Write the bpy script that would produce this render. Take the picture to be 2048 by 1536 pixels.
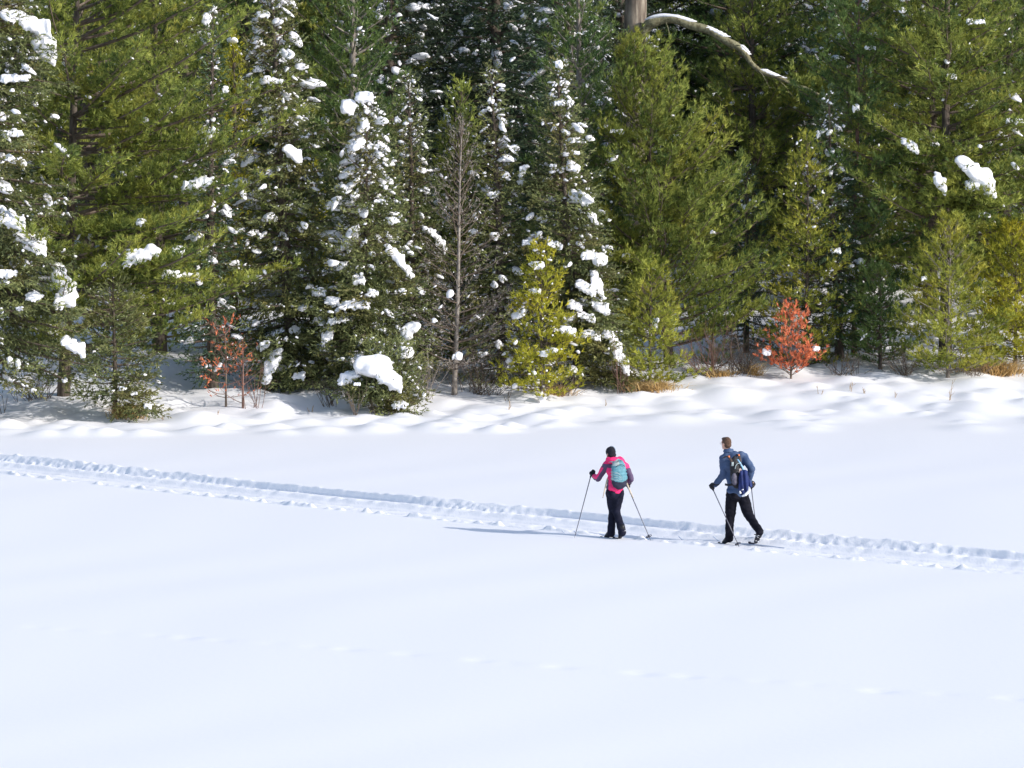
import bpy, math, random
import numpy as np
from mathutils import Vector, Matrix

for o in list(bpy.data.objects):
    bpy.data.objects.remove(o)
SC = bpy.context.scene
COL = SC.collection
R = math.radians

# ------------------------------------------------------------------ camera, sky, sun, exposure
F_PX, CAM_H, HORIZON = 6900.0, 7.5, 218.0          # focal length in photo pixels, eye height, horizon row
PITCH = math.atan((768.0 - HORIZON) / F_PX)
cam = bpy.data.cameras.new('camera')
cam.lens = F_PX / 2048.0 * 36.0
cam.sensor_width = 36.0
cam.clip_start, cam.clip_end = 0.5, 3000.0
cam_o = bpy.data.objects.new('camera', cam)
cam_o.location = (0, 0, CAM_H)
cam_o.rotation_euler = (math.pi / 2 - PITCH, 0, 0)
COL.objects.link(cam_o)
SC.camera = cam_o

SUN_AZ, SUN_EL = R(117), R(26)                      # azimuth clockwise from +Y
world = bpy.data.worlds.new('World')
SC.world = world
world.use_nodes = True
nt = world.node_tree
sky = nt.nodes.new('ShaderNodeTexSky')
sky.sky_type = 'NISHITA'
sky.sun_disc = False
sky.sun_elevation = SUN_EL
sky.sun_rotation = SUN_AZ
nt.links.new(sky.outputs[0], nt.nodes['Background'].inputs[0])
nt.nodes['Background'].inputs[1].default_value = 0.15

sun = bpy.data.lights.new('sun', 'SUN')
sun.energy = 3.1
sun.angle = R(0.6)
sun.color = (1.0, 0.955, 0.88)
sun_o = bpy.data.objects.new('sun', sun)
to_sun = Vector((math.sin(SUN_AZ) * math.cos(SUN_EL), math.cos(SUN_AZ) * math.cos(SUN_EL), math.sin(SUN_EL)))
sun_o.rotation_euler = to_sun.to_track_quat('Z', 'Y').to_euler()
sun_o.location = (30, -20, 40)
COL.objects.link(sun_o)

SC.view_settings.view_transform = 'Standard'
SC.view_settings.look = 'None'
SC.view_settings.gamma = 1.0
SC.view_settings.exposure = 0.45
SC.render.filter_size = 1.2
SC.render.engine = 'CYCLES'
SC.cycles.max_bounces = 6
SC.cycles.diffuse_bounces = 4
SC.cycles.transmission_bounces = 3
SC.cycles.use_denoising = True
SC.cycles.denoiser = 'OPENIMAGEDENOISE'
SC.cycles.denoising_input_passes = 'RGB_ALBEDO_NORMAL'


# ------------------------------------------------------------------ helpers
def at(px, py, Y):
    """the point of the place seen at photo pixel (px, py) at depth Y"""
    u, v = (px - 1024.0) / F_PX, (768.0 - py) / F_PX
    d = (u, math.cos(PITCH) + v * math.sin(PITCH), -math.sin(PITCH) + v * math.cos(PITCH))
    t = Y / d[1]
    return np.array((t * d[0], Y, CAM_H + t * d[2]))


def on_plane(px, py, z=0.0):
    u, v = (px - 1024.0) / F_PX, (768.0 - py) / F_PX
    d = (u, math.cos(PITCH) + v * math.sin(PITCH), -math.sin(PITCH) + v * math.cos(PITCH))
    t = (z - CAM_H) / d[2]
    return np.array((t * d[0], t * d[1], z))


def norm(a):
    return a / np.maximum(np.linalg.norm(a, axis=-1, keepdims=True), 1e-9)


def tag(o, label=None, cat=None, group=None, kind=None):
    if label: o['label'] = label
    if cat: o['category'] = cat
    if group: o['group'] = group
    if kind: o['kind'] = kind
    return o


def link(name, me, mats, parent=None, kind=None):
    o = bpy.data.objects.new(name, me)
    COL.objects.link(o)
    if not isinstance(mats, (list, tuple)): mats = [mats]
    if len(me.materials) == 0:
        for m in mats: me.materials.append(M[m])
    if parent is not None: o.parent = parent
    if kind: o['kind'] = kind
    return o


def empty(name, loc, label=None, cat=None, group=None):
    o = bpy.data.objects.new(name, None)
    o.location = loc
    o.empty_display_size = 0.2
    COL.objects.link(o)
    return tag(o, label, cat, group)


def mesh(name, V, Fc, smooth=False, tint=None):
    """V (n,3) array; Fc list of (m,k) index arrays, each with its own k"""
    if not isinstance(Fc, (list, tuple)): Fc = [Fc]
    Fc = [np.asarray(f, dtype=np.int32) for f in Fc if len(f)]
    me = bpy.data.meshes.new(name)
    V = np.asarray(V, dtype=np.float32)
    me.vertices.add(len(V))
    me.vertices.foreach_set('co', V.ravel())
    loops = np.concatenate([f.ravel() for f in Fc])
    tot = np.concatenate([np.full(len(f), f.shape[1], np.int32) for f in Fc])
    me.loops.add(len(loops))
    me.loops.foreach_set('vertex_index', loops)
    me.polygons.add(len(tot))
    me.polygons.foreach_set('loop_start', np.concatenate([[0], np.cumsum(tot)[:-1]]).astype(np.int32))
    me.update(calc_edges=True)
    me.polygons.foreach_set('use_smooth', np.full(len(tot), smooth, dtype=bool))
    if tint is not None:
        a = me.attributes.new('tint', 'FLOAT', 'POINT')
        a.data.foreach_set('value', np.asarray(tint, np.float32))
    return me


class Geo:
    """collects verts and faces of one part"""
    def __init__(s): s.V, s.Q, s.T, s.n = [], [], [], 0
    def add(s, V, Q=None, T=None):
        V = np.asarray(V, float)
        if Q is not None and len(Q): s.Q.append(np.asarray(Q, int) + s.n)
        if T is not None and len(T): s.T.append(np.asarray(T, int) + s.n)
        s.V.append(V); s.n += len(V)
    def tube(s, P, rad, sides=6, cap=True):
        P = np.asarray(P, float); n = len(P)
        rad = np.broadcast_to(np.asarray(rad, float), (n,))
        tan = np.zeros_like(P)
        tan[1:-1] = P[2:] - P[:-2]; tan[0] = P[1] - P[0]; tan[-1] = P[-1] - P[-2]
        tan = norm(tan)
        ref = np.array((0.0, 0.0, 1.0)) if abs(tan[0][2]) < 0.9 else np.array((1.0, 0.0, 0.0))
        A = norm(np.cross(tan, ref)); B = np.cross(tan, A)
        th = np.arange(sides) * 2 * math.pi / sides
        ring = (A[:, None] * np.cos(th)[None, :, None] + B[:, None] * np.sin(th)[None, :, None]) * rad[:, None, None]
        V = (P[:, None] + ring).reshape(-1, 3)
        i = np.arange(n - 1)[:, None] * sides; k = np.arange(sides)[None]
        k2 = (k + 1) % sides
        Q = np.stack([i + k, i + k2, i + k2 + sides, i + k + sides], -1).reshape(-1, 4)
        T = None
        if cap:
            V = np.vstack([V, P[0], P[-1]])
            a, b = len(V) - 2, len(V) - 1
            kk = np.arange(sides); k3 = (kk + 1) % sides
            o = (n - 1) * sides
            T = np.vstack([np.stack([np.full(sides, a), k3, kk], -1), np.stack([np.full(sides, b), o + kk, o + k3], -1)])
        s.add(V, Q, T)
    def sphere(s, c, r, rot=None, nu=14, nv=9):
        """ellipsoid; r scalar or 3-vector, rot 3x3"""
        th = np.linspace(0, math.pi, nv + 1)[1:-1]; ph = np.arange(nu) * 2 * math.pi / nu
        V = np.stack([np.sin(th)[:, None] * np.cos(ph), np.sin(th)[:, None] * np.sin(ph), np.repeat(np.cos(th)[:, None], nu, 1)], -1).reshape(-1, 3)
        V = np.vstack([V, (0, 0, 1), (0, 0, -1)])
        V = V * np.broadcast_to(np.asarray(r, float), (3,))
        if rot is not None: V = V @ np.asarray(rot).T
        m = nv - 1
        i = np.arange(m - 1)[:, None] * nu; k = np.arange(nu)[None]; k2 = (k + 1) % nu
        Q = np.stack([i + k, i + nu + k, i + nu + k2, i + k2], -1).reshape(-1, 4)
        kk = np.arange(nu); k3 = (kk + 1) % nu; top = m * nu
        T = np.vstack([np.stack([np.full(nu, top), kk, k3], -1), np.stack([np.full(nu, top + 1), (m - 1) * nu + k3, (m - 1) * nu + kk], -1)])
        s.add(V + np.asarray(c, float), Q, T)
    def limb(s, chain, step=0.03):
        """closed tapered limb through [(point, radius), ...] with round ends"""
        P = [np.asarray(p, float) for p, r in chain]; r = [float(x[1]) for x in chain]
        for a in range(len(P) - 1):
            n = max(3, int(np.linalg.norm(P[a + 1] - P[a]) / step) + 1)
            f = np.linspace(0, 1, n)[:, None]
            s.tube(P[a] * (1 - f) + P[a + 1] * f, r[a] * (1 - f[:, 0]) + r[a + 1] * f[:, 0], 12)
        for p, q in zip(P, r): s.sphere(p, q)
    def box(s, c, size, rot=None):
        V = np.array([(x, y, z) for x in (-.5, .5) for y in (-.5, .5) for z in (-.5, .5)], float) * np.asarray(size)
        if rot is not None: V = V @ np.asarray(rot).T
        s.add(V + np.asarray(c), [(0, 1, 3, 2), (4, 6, 7, 5), (0, 4, 5, 1), (2, 3, 7, 6), (0, 2, 6, 4), (1, 5, 7, 3)])
    def ribbon(s, P, w, nrm, th=0.006):
        """flat strap of width w and thickness th along P; nrm = face normal"""
        P = np.asarray(P, float); n = len(P)
        tan = np.gradient(P, axis=0); tan = norm(tan)
        N = norm(np.broadcast_to(np.asarray(nrm, float), P.shape)); S = norm(np.cross(tan, N))
        w = np.broadcast_to(np.asarray(w, float), (n,))[:, None]
        V = np.stack([P + S * w / 2 + N * th / 2, P - S * w / 2 + N * th / 2, P - S * w / 2 - N * th / 2, P + S * w / 2 - N * th / 2], 1).reshape(-1, 3)
        Q = [(4 * i + k, 4 * i + (k + 1) % 4, 4 * i + 4 + (k + 1) % 4, 4 * i + 4 + k) for i in range(n - 1) for k in range(4)]
        Q += [(3, 2, 1, 0), (4 * n - 4, 4 * n - 3, 4 * n - 2, 4 * n - 1)]
        s.add(V, Q)
    def build(s, name, smooth=True):
        V = np.vstack(s.V); fs = []
        if s.Q: fs.append(np.vstack(s.Q))
        if s.T: fs.append(np.vstack(s.T))
        return mesh(name, V, fs, smooth)
    def fuse(s, name, voxel=0.012, smooth=6):
        """one continuous skin over everything collected"""
        me = s.build(name)
        o = bpy.data.objects.new('tmp', me); COL.objects.link(o)
        m = o.modifiers.new('r', 'REMESH'); m.mode = 'VOXEL'; m.voxel_size = voxel; m.use_smooth_shade = True
        if smooth:
            k = o.modifiers.new('s', 'SMOOTH'); k.factor = 0.5; k.iterations = smooth
        dg = bpy.context.evaluated_depsgraph_get()
        out = bpy.data.meshes.new_from_object(o.evaluated_get(dg))
        bpy.data.objects.remove(o); bpy.data.meshes.remove(me)
        out.name = name
        return out


def coords(me):
    a = np.empty(len(me.vertices) * 3, np.float32); me.vertices.foreach_get('co', a); return a.reshape(-1, 3).astype(float)


def set_coords(me, V):
    me.vertices.foreach_set('co', np.asarray(V, np.float32).ravel()); me.update()


def wob(P, sc, seed, octs=3):
    """cheap smooth 3-D noise, about -1..1"""
    r = np.random.default_rng(seed); out = np.zeros(len(P)); amp = 1.0; tot = 0
    for k in range(octs):
        for j in range(3):
            d = norm(r.normal(size=3)) * sc * (1.7 ** k) * r.uniform(.8, 1.25)
            out += amp * np.sin(P @ d + r.uniform(0, 6.28)) / 3 * 1.3
        tot += amp; amp *= 0.6
    return out / tot


# ------------------------------------------------------------------ materials
M = {}


def new_mat(name):
    m = bpy.data.materials.new(name); m.use_nodes = True
    M[name] = m
    n = m.node_tree.nodes
    return m, n, m.node_tree.links, n['Principled BSDF']


def plain(name, col, rough=0.7, noise=0.0, scale=20.0, bump=0.0, bscale=60.0, spec=0.3, col2=None, stretch=None):
    m, n, l, b = new_mat(name)
    b.inputs['Roughness'].default_value = rough
    b.inputs['Specular IOR Level'].default_value = spec
    tc = n.new('ShaderNodeTexCoord')
    src = tc.outputs['Object']
    if stretch:
        mp = n.new('ShaderNodeMapping'); mp.inputs['Scale'].default_value = stretch
        l.new(src, mp.inputs[0]); src = mp.outputs[0]
    if noise or col2:
        t = n.new('ShaderNodeTexNoise'); t.inputs['Scale'].default_value = scale; t.inputs['Detail'].default_value = 4
        l.new(src, t.inputs['Vector'])
        r = n.new('ShaderNodeValToRGB')
        r.color_ramp.elements[0].position = 0.32; r.color_ramp.elements[1].position = 0.68
        c2 = col2 or tuple(min(1, c * (1 + noise)) for c in col)
        c1 = col if col2 else tuple(c * (1 - noise) for c in col)
        r.color_ramp.elements[0].color = (*c1, 1); r.color_ramp.elements[1].color = (*c2, 1)
        l.new(t.outputs[0], r.inputs[0]); l.new(r.outputs[0], b.inputs['Base Color'])
    else:
        b.inputs['Base Color'].default_value = (*col, 1)
    if bump:
        t = n.new('ShaderNodeTexNoise'); t.inputs['Scale'].default_value = bscale; t.inputs['Detail'].default_value = 3
        l.new(src, t.inputs['Vector'])
        bp = n.new('ShaderNodeBump'); bp.inputs['Strength'].default_value = bump; bp.inputs['Distance'].default_value = 0.02
        l.new(t.outputs[0], bp.inputs['Height']); l.new(bp.outputs[0], b.inputs['Normal'])
    return m


def needle_mat(name, c1, c2, c3, transl=0.13):
    """needle foliage: c1..c2 by tuft, patches of c3"""
    c1, c2, c3 = (tuple(min(.9, v * k) for v, k in zip(c, (1.17, 1.23, 1.22))) for c in (c1, c2, c3)) if 'needles' in name and 'ru' not in name[8:10] else (c1, c2, c3)
    m, n, l, b = new_mat(name)
    at_ = n.new('ShaderNodeAttribute'); at_.attribute_name = 'tint'
    r = n.new('ShaderNodeMix'); r.data_type = 'RGBA'
    r.inputs[6].default_value = (*c1, 1); r.inputs[7].default_value = (*c2, 1)  # natural tuft variation, widened to paint in lit clumps and shaded gaps
    l.new(at_.outputs['Fac'], r.inputs[0])
    tc = n.new('ShaderNodeTexCoord'); t = n.new('ShaderNodeTexNoise')
    t.inputs['Scale'].default_value = 0.9; t.inputs['Detail'].default_value = 3
    l.new(tc.outputs['Object'], t.inputs['Vector'])
    rm = n.new('ShaderNodeMapRange'); rm.inputs[1].default_value = 0.5; rm.inputs[2].default_value = 0.72
    l.new(t.outputs[0], rm.inputs[0])
    r2 = n.new('ShaderNodeMix'); r2.data_type = 'RGBA'
    l.new(rm.outputs[0], r2.inputs[0]); l.new(r.outputs[2], r2.inputs[6]); r2.inputs[7].default_value = (*c3, 1)
    l.new(r2.outputs[2], b.inputs['Base Color'])
    b.inputs['Roughness'].default_value = 0.55
    b.inputs['Specular IOR Level'].default_value = 0.25
    tr = n.new('ShaderNodeBsdfTranslucent'); l.new(r2.outputs[2], tr.inputs[0])
    mx = n.new('ShaderNodeMixShader'); mx.inputs[0].default_value = transl
    l.new(b.outputs[0], mx.inputs[1]); l.new(tr.outputs[0], mx.inputs[2])
    l.new(mx.outputs[0], n['Material Output'].inputs[0])
    return m


plain('snow', (0.87, 0.862, 0.895), rough=0.6, bump=0.12, bscale=9.0, spec=0.15)
plain('trail_snow', (0.87, 0.862, 0.895), rough=0.6, bump=0.35, bscale=26.0, spec=0.15)
plain('tree_snow', (0.88, 0.875, 0.92), rough=0.6, bump=0.2, bscale=14.0, spec=0.15)
needle_mat('needles_pine', (0.046, 0.078, 0.020), (0.300, 0.320, 0.066), (0.290, 0.270, 0.046))
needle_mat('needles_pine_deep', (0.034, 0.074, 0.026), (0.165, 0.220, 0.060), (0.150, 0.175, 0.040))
needle_mat('needles_yellow', (0.200, 0.205, 0.020), (0.430, 0.385, 0.040), (0.440, 0.350, 0.030))
needle_mat('needles_lime', (0.120, 0.145, 0.024), (0.350, 0.340, 0.056), (0.370, 0.310, 0.044))
needle_mat('needles_spruce', (0.044, 0.058, 0.026), (0.250, 0.262, 0.104), (0.200, 0.165, 0.056))
needle_mat('needles_fir', (0.030, 0.056, 0.034), (0.110, 0.150, 0.074), (0.120, 0.125, 0.050))
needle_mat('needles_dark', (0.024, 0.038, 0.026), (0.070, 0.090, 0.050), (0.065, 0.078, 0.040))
needle_mat('needles_rust', (0.50, 0.13, 0.06), (0.88, 0.30, 0.15), (0.70, 0.30, 0.16))
needle_mat('needles_russet', (0.26, 0.075, 0.030), (0.42, 0.14, 0.06), (0.22, 0.10, 0.05))
needle_mat('dry_grass', (0.36, 0.22, 0.08), (0.58, 0.42, 0.20), (0.42, 0.24, 0.08))
plain('bark', (0.06, 0.048, 0.040), 0.9, col2=(0.15, 0.125, 0.105), scale=14, bump=0.8, bscale=22, spec=0.1, stretch=(1, 1, 0.25))
plain('bark_old', (0.14, 0.11, 0.09), 0.9, col2=(0.36, 0.31, 0.25), scale=9, bump=1.0, bscale=14, spec=0.1, stretch=(1, 1, 0.2))
plain('bark_lichen', (0.14, 0.12, 0.07), 0.9, col2=(0.34, 0.32, 0.20), scale=12, bump=0.8, bscale=22, spec=0.1)
plain('bark_pale', (0.14, 0.115, 0.10), 0.85, col2=(0.33, 0.30, 0.27), scale=16, bump=0.5, bscale=25, spec=0.1, stretch=(1, 1, 0.5))
plain('twig', (0.10, 0.075, 0.06), 0.9, col2=(0.20, 0.16, 0.13), scale=6, spec=0.1)
plain('twig_pale', (0.20, 0.17, 0.15), 0.9, col2=(0.36, 0.32, 0.29), scale=6, spec=0.1)
plain('twig_red', (0.13, 0.075, 0.062), 0.9, col2=(0.24, 0.15, 0.125), scale=6, spec=0.1)

# ------------------------------------------------------------------ the ground: lake, trail, shore, forest floor
TA, TB = on_plane(0, 927), on_plane(2048, 1124)
TD = (TB - TA)[:2] / np.linalg.norm((TB - TA)[:2])
TN = np.array((-TD[1], TD[0]))
if TN[1] < 0: TN = -TN
TL = float(np.dot((TB - TA)[:2], TD))
HALF = 1.42


def st_of(x, y):
    return (x - TA[0]) * TD[0] + (y - TA[1]) * TD[1], (x - TA[0]) * TN[0] + (y - TA[1]) * TN[1]


def bow(s):
    return 0.42 * np.clip(1 - ((s - TL * 0.55) / (TL * 0.55)) ** 2, -0.6, 1)


g = np.random.default_rng(11)
HUM = []
for k in range(420):
    px = g.uniform(-80, 2130); py = g.triangular(742, 800, 868)
    p = on_plane(px, py); w = g.uniform(0.2, 0.62) * (1.35 if g.random() < .2 else 1)
    HUM.append((p[0], p[1], w, w * g.uniform(.6, 1.1), g.uniform(.03, .125) * (0.6 + w) * (1.0 if py < 840 else .7)))
for k in range(130):
    px = g.uniform(-60, 1150); py = g.uniform(808, 872) - max(0, px - 600) * .02
    p = on_plane(px, py); w = g.uniform(.22, .6); HUM.append((p[0], p[1], w, w * g.uniform(.6, 1.0), g.uniform(.05, .15) * (.6 + w)))
# bigger mounds over buried stumps, rocks and shrubs (photo pixels)
for px, py, w, h in ((1556, 758, .42, .42), (1600, 757, .35, .34), (1505, 764, .35, .16), (1868, 758, .45, .48), (1800, 760, .3, .2), (1775, 762, .35, .22), (1945, 752, .35, .2),
                     (2030, 742, .4, .4), (1240, 790, .4, .2), (1190, 792, .3, .2), (830, 812, .3, .25), (1395, 752, .7, .25), (1440, 756, .8, .2),
                     (640, 800, .9, .35), (560, 790, .8, .3), (40, 800, 1.3, .5), (330, 800, 1.0, .25), (300, 838, .4, .2), (180, 836, .35, .2),
                     (1700, 756, .5, .18), (1640, 760, .4, .14), (1060, 806, .4, .18), (960, 800, .5, .2), (1330, 784, .5, .16)):
    p = on_plane(px, py); HUM.append((p[0], p[1], w, w * .8, h))
HUM = np.array(HUM)
PRINTS = []
pa, pb = on_plane(-60, 1246), on_plane(2110, 1403)
for px, py, a in ((70, 1254, .5), (135, 1258, .5), (225, 1264, .4), (315, 1270, .5), (372, 1274, 1.0), (440, 1280, .6), (540, 1287, .4), (630, 1293, .5),
                  (693, 1298, .8), (815, 1308, .7), (958, 1321, 1.0), (1015, 1326, .5), (1118, 1334, .8), (1280, 1346, .9), (1375, 1352, .9), (1440, 1356, .4), (1530, 1362, .5),
                  (1620, 1369, .4), (1757, 1382, 1.0), (1885, 1388, .5), (2025, 1398, .8)):
    PRINTS.append((*on_plane(px, py)[:2], a))


def height(x, y, detail=True):
    x = np.asarray(x, float); y = np.asarray(y, float)
    # where the shore starts (further away to the right)
    ys = 80.5 + 0.16 * (x + 12) * (x > -12) + 0.8 * np.sin(x * 0.35 + 1.0)
    d = np.maximum(y - ys, 0)
    z = 0.055 * d ** 1.15 * np.clip(d / 4, 0, 1)
    # the steeper bank on the left
    z = z + 0.55 * np.exp(-((x + 14.5) / 4.0) ** 2) * np.clip((y - 86) / 4, 0, 1)
    if detail:
        m = (y > 74) & (y < 112)
        if m.any():
            xm, ym = x[m], y[m]; zz = np.zeros_like(xm)
            for hx, hy, wx, wy, hh in HUM:
                q = ((xm - hx) / wx) ** 2 + ((ym - hy) / (wy * 1.5)) ** 2
                k = q < 9
                zz[k] = np.maximum(zz[k], hh * np.exp(-q[k])) + 0.25 * hh * np.exp(-q[k] * 1.2)
            z = z.copy(); z[m] += zz
        # very gentle wind-drifted waves on the lake
        z = z + 0.010 * np.sin(x * 0.55 + y * 0.23) * np.sin(y * 0.31 + 1.3) + 0.004 * np.sin(x * 1.7 - y * .9 + 2 * np.sin(y * .4))
        m = (y > 40) & (y < 58)
        if m.any():
            xm, ym = x[m], y[m]; zz = np.zeros_like(xm)
            for hx, hy, a in PRINTS:
                ax, ay = (xm - hx), (ym - hy)
                zz -= 0.032 * a * np.exp(-(ax / .10) ** 2 - (ay / .16) ** 2)
                zz += 0.005 * a * np.exp(-((ax + .17) / .16) ** 2 - (ay / .18) ** 2)
                zz -= 0.006 * a * np.exp(-((ax - .25) / .16) ** 2 - (ay / .12) ** 2)
            z = z.copy(); z[m] += zz
    return z


def lump_noise(x, y, cell, seed):
    """value noise, 0..1"""
    r = np.random.default_rng(seed).random((256, 256))
    fx, fy = x / cell, y / cell
    ix, iy = np.floor(fx).astype(int), np.floor(fy).astype(int)
    u, v = fx - ix, fy - iy
    u = u * u * (3 - 2 * u); v = v * v * (3 - 2 * v)
    a = r[ix % 256, iy % 256]; b = r[(ix + 1) % 256, iy % 256]; c = r[ix % 256, (iy + 1) % 256]; e = r[(ix + 1) % 256, (iy + 1) % 256]
    return (a * (1 - u) + b * u) * (1 - v) + (c * (1 - u) + e * u) * v


def sm(a, b, x):
    t = np.clip((x - a) / (b - a), 0, 1); return t * t * (3 - 2 * t)


def trail_z(s, t):
    """profile of the groomed trail, t = 0 centre, + away from the camera"""
    n1 = lump_noise(s, t * 1.0, 0.16, 1); n2 = lump_noise(s, t, 0.07, 2); n3 = lump_noise(s, t * 1.4, 0.35, 3)
    rough = .75 * sm(.45, .75, lump_noise(s, s * 0 + 2, 3.1, 8))                # stretches where the cut bank is churned
    edge = 1.26 + 0.05 * (lump_noise(s, s * 0, 1.1, 4) - .5) + (.012 + .018 * rough) * (lump_noise(s, t * 2, 0.11, 5) - .5) - 0.014 * (lump_noise(s, s * 0 + 9, .07, 6) - .5)
    z = -0.130 * sm(edge, edge - (.05 + .22 * rough), t)              # cut bank on the far side
    z += (.018 + .03 * rough) * np.clip(n1 * 1.6 - .4, 0, 1) * np.exp(-((t - edge - .02) / .05) ** 2)     # crumbs on its lip
    z += sm(.34, .48, t) * sm(1.24, 1.12, t) * ((n1 - .5) * (.006 + .024 * rough) + (n2 - .5) * (.010 + .045 * rough) + (n3 - .5) * .012)   # chopped band
    z -= .028 * np.exp(-((t - .02) / .06) ** 2) * (.4 + n2)            # rough line under the ridge
    z += 0.110 * (0.85 + .3 * n1) * np.exp(-((t - .34) / .15) ** 2)    # ridge beside the packed lane
    lane = sm(.2, .05, t) * sm(-1.28, -1.12, t)
    z += lane * (0.015 + (n2 - .5) * .012 + .006 * np.sin(s * 3 + n3 * 5))
    z += lane * 0.008 * np.sin(t * 15 + .6 * np.sin(s * .3)) * sm(-.62, -.5, t)   # corduroy
    z += sm(-.7, -1.15, t) * 0.070                                      # lane rises to the near edge
    for tc in (-0.93, -1.15):                                           # the two ski grooves
        z -= 0.06 * np.exp(-((t - tc) / .036) ** 4)
    z += 0.02 * np.exp(-((t + .74) / .08) ** 2)
    z += sm(-1.1, -1.34, t) * 0.060
    z += 0.085 * np.clip(n1 * 1.6 - .55, 0, 1) * (.6 + .8 * n2) * np.exp(-((t + 1.32) / .075) ** 2)   # crumbs on the near edge
    f = sm(HALF, HALF - .07, np.abs(t))
    return z * f


def z_at(x, y):
    """ground height including the trail"""
    x = np.atleast_1d(np.asarray(x, float)); y = np.atleast_1d(np.asarray(y, float))
    z = height(x, y); s, t = st_of(x, y); t = t + bow(s)
    m = np.abs(t) < HALF
    z[m] += trail_z(s[m], t[m])
    return z


def base(px, py):
    """where the line of sight through a photo pixel meets the ground"""
    Y = np.linspace(40, 200, 3200)
    P = np.array([at(px, py, y) for y in (1.0, 2.0)])
    d = P[1] - P[0]
    X = P[0][0] + d[0] * (Y - 1); Z = P[0][2] + d[2] * (Y - 1)
    k = np.argmax(Z < z_at(X, Y))
    return np.array((X[k], Y[k], z_at(X[k], Y[k])[0]))


def spaced(lo, hi, step, grow, lim):
    a = list(np.arange(lo, hi, step)); st = step; v = a[-1]
    while v < lim:
        st *= grow; v += st; a.append(v)
    return np.array(a)


s_core = np.arange(-6.0, TL + 10.0, 0.05)
s_lo = -6.0 - np.cumsum(0.05 * 1.25 ** np.arange(1, 34))[::-1]
s_hi = s_core[-1] + np.cumsum(0.05 * 1.25 ** np.arange(1, 34))
S_ALL = np.concatenate([s_lo, s_core, s_hi])


def sheet(name, S, T, mat, trail=False):
    SS, TT = np.meshgrid(S, T)                      # TT measured from the bowed centre line
    t0 = TT - bow(SS) * np.exp(-np.maximum(np.abs(TT) - HALF, 0) / 6)
    X = TA[0] + SS * TD[0] + t0 * TN[0]; Y = TA[1] + SS * TD[1] + t0 * TN[1]
    Z = height(X.ravel(), Y.ravel()).reshape(X.shape)
    if trail: Z = Z + trail_z(SS, TT)
    n, m = X.shape
    i = np.arange(n - 1)[:, None] * m; k = np.arange(m - 1)[None]
    Q = np.stack([i + k, i + k + 1, i + m + k + 1, i + m + k], -1).reshape(-1, 4)
    me = mesh(name, np.stack([X, Y, Z], -1).reshape(-1, 3), [Q], True)
    return link(name, me, mat, kind='structure')


s_tr = np.arange(-5.0, TL + 6.0, 0.04)
far_t = spaced(HALF, 36, 0.125, 1.18, 420)
near_t = -spaced(HALF, 22, 0.10, 1.2, 300)[::-1]
thin = np.concatenate([s_lo[::1], s_core[::3], s_hi])
sheet('snow_field', thin, near_t, 'snow')
o = sheet('snow_shore', thin, far_t, 'snow')
sheet('ski_trail', np.concatenate([s_lo, s_tr[(s_tr > -6) & (s_tr < s_hi[0])], s_hi]), np.concatenate([np.linspace(-HALF, -1.2, 12)[:-1], np.linspace(-1.2, -.85, 16)[:-1], np.linspace(-.85, 1.0, 46)[:-1], np.linspace(1.0, 1.34, 24)[:-1], np.linspace(1.34, HALF, 4)]), 'trail_snow', True)

# ------------------------------------------------------------------ trees
def ico(sub):
    import bmesh
    bm = bmesh.new(); bmesh.ops.create_icosphere(bm, subdivisions=sub, radius=1.0)
    V = np.array([v.co[:] for v in bm.verts]); Fc = np.array([[v.index for v in f.verts] for f in bm.faces]); bm.free()
    return V, Fc


ICO = {1: ico(1), 2: ico(2), 3: ico(3)}


def blobs(P, S, az, rng, sub=2, rough=0.34):
    """N lumps of snow: centres P, half sizes S (N,3), turned by az about z; flat undersides; returns V, F"""
    B, Fc = ICO[sub]; N = len(P)
    if N == 0: return np.zeros((0, 3)), np.zeros((0, 3), int)
    r = np.ones((N, len(B)))
    for k in range(4):
        d = norm(rng.normal(size=(N, 3))) * rng.uniform(1.6, 4.2, (N, 1))
        r += rough / 2 * np.sin(np.einsum('md,nd->nm', B, d) + rng.uniform(0, 6.28, (N, 1)))
    V = B[None] * r[..., None] * S[:, None]
    V[..., 2] = np.where(V[..., 2] < 0, V[..., 2] * 0.7, V[..., 2])
    V[..., 2] -= V[..., 0] * rng.uniform(-.1, .75, (N, 1)) + V[..., 1] * rng.normal(0, .3, (N, 1))
    c, s = np.cos(az)[:, None], np.sin(az)[:, None]
    X = V[..., 0] * c - V[..., 1] * s; Y = V[..., 0] * s + V[..., 1] * c
    V = np.stack([X, Y, V[..., 2]], -1) + P[:, None]
    Fo = Fc[None] + (np.arange(N) * len(B))[:, None, None]
    return V.reshape(-1, 3), Fo.reshape(-1, 3)


def needles(P, D, K, L, wid, spread, along, rng, tint):
    N = len(P)
    P = np.repeat(P, K, 0); D = np.repeat(D, K, 0); tn = np.repeat(tint, K)
    n = N * K
    perp = norm(np.cross(D, norm(rng.normal(size=(n, 3)))))
    a = rng.uniform(spread[0], spread[1], (n, 1))
    d = D * np.cos(a) + perp * np.sin(a)
    st = P + D * rng.uniform(0, along, (n, 1))
    w = norm(np.cross(d, norm(rng.normal(size=(n, 3))))) * wid * 0.5
    ln = L * rng.uniform(.65, 1.1, (n, 1))
    V = np.stack([st - w, st + w, st + d * ln], 1).reshape(-1, 3)
    tt = np.clip(tn + rng.normal(0, .12, n), 0, 1)
    return V, np.repeat(tt, 3)


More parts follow.
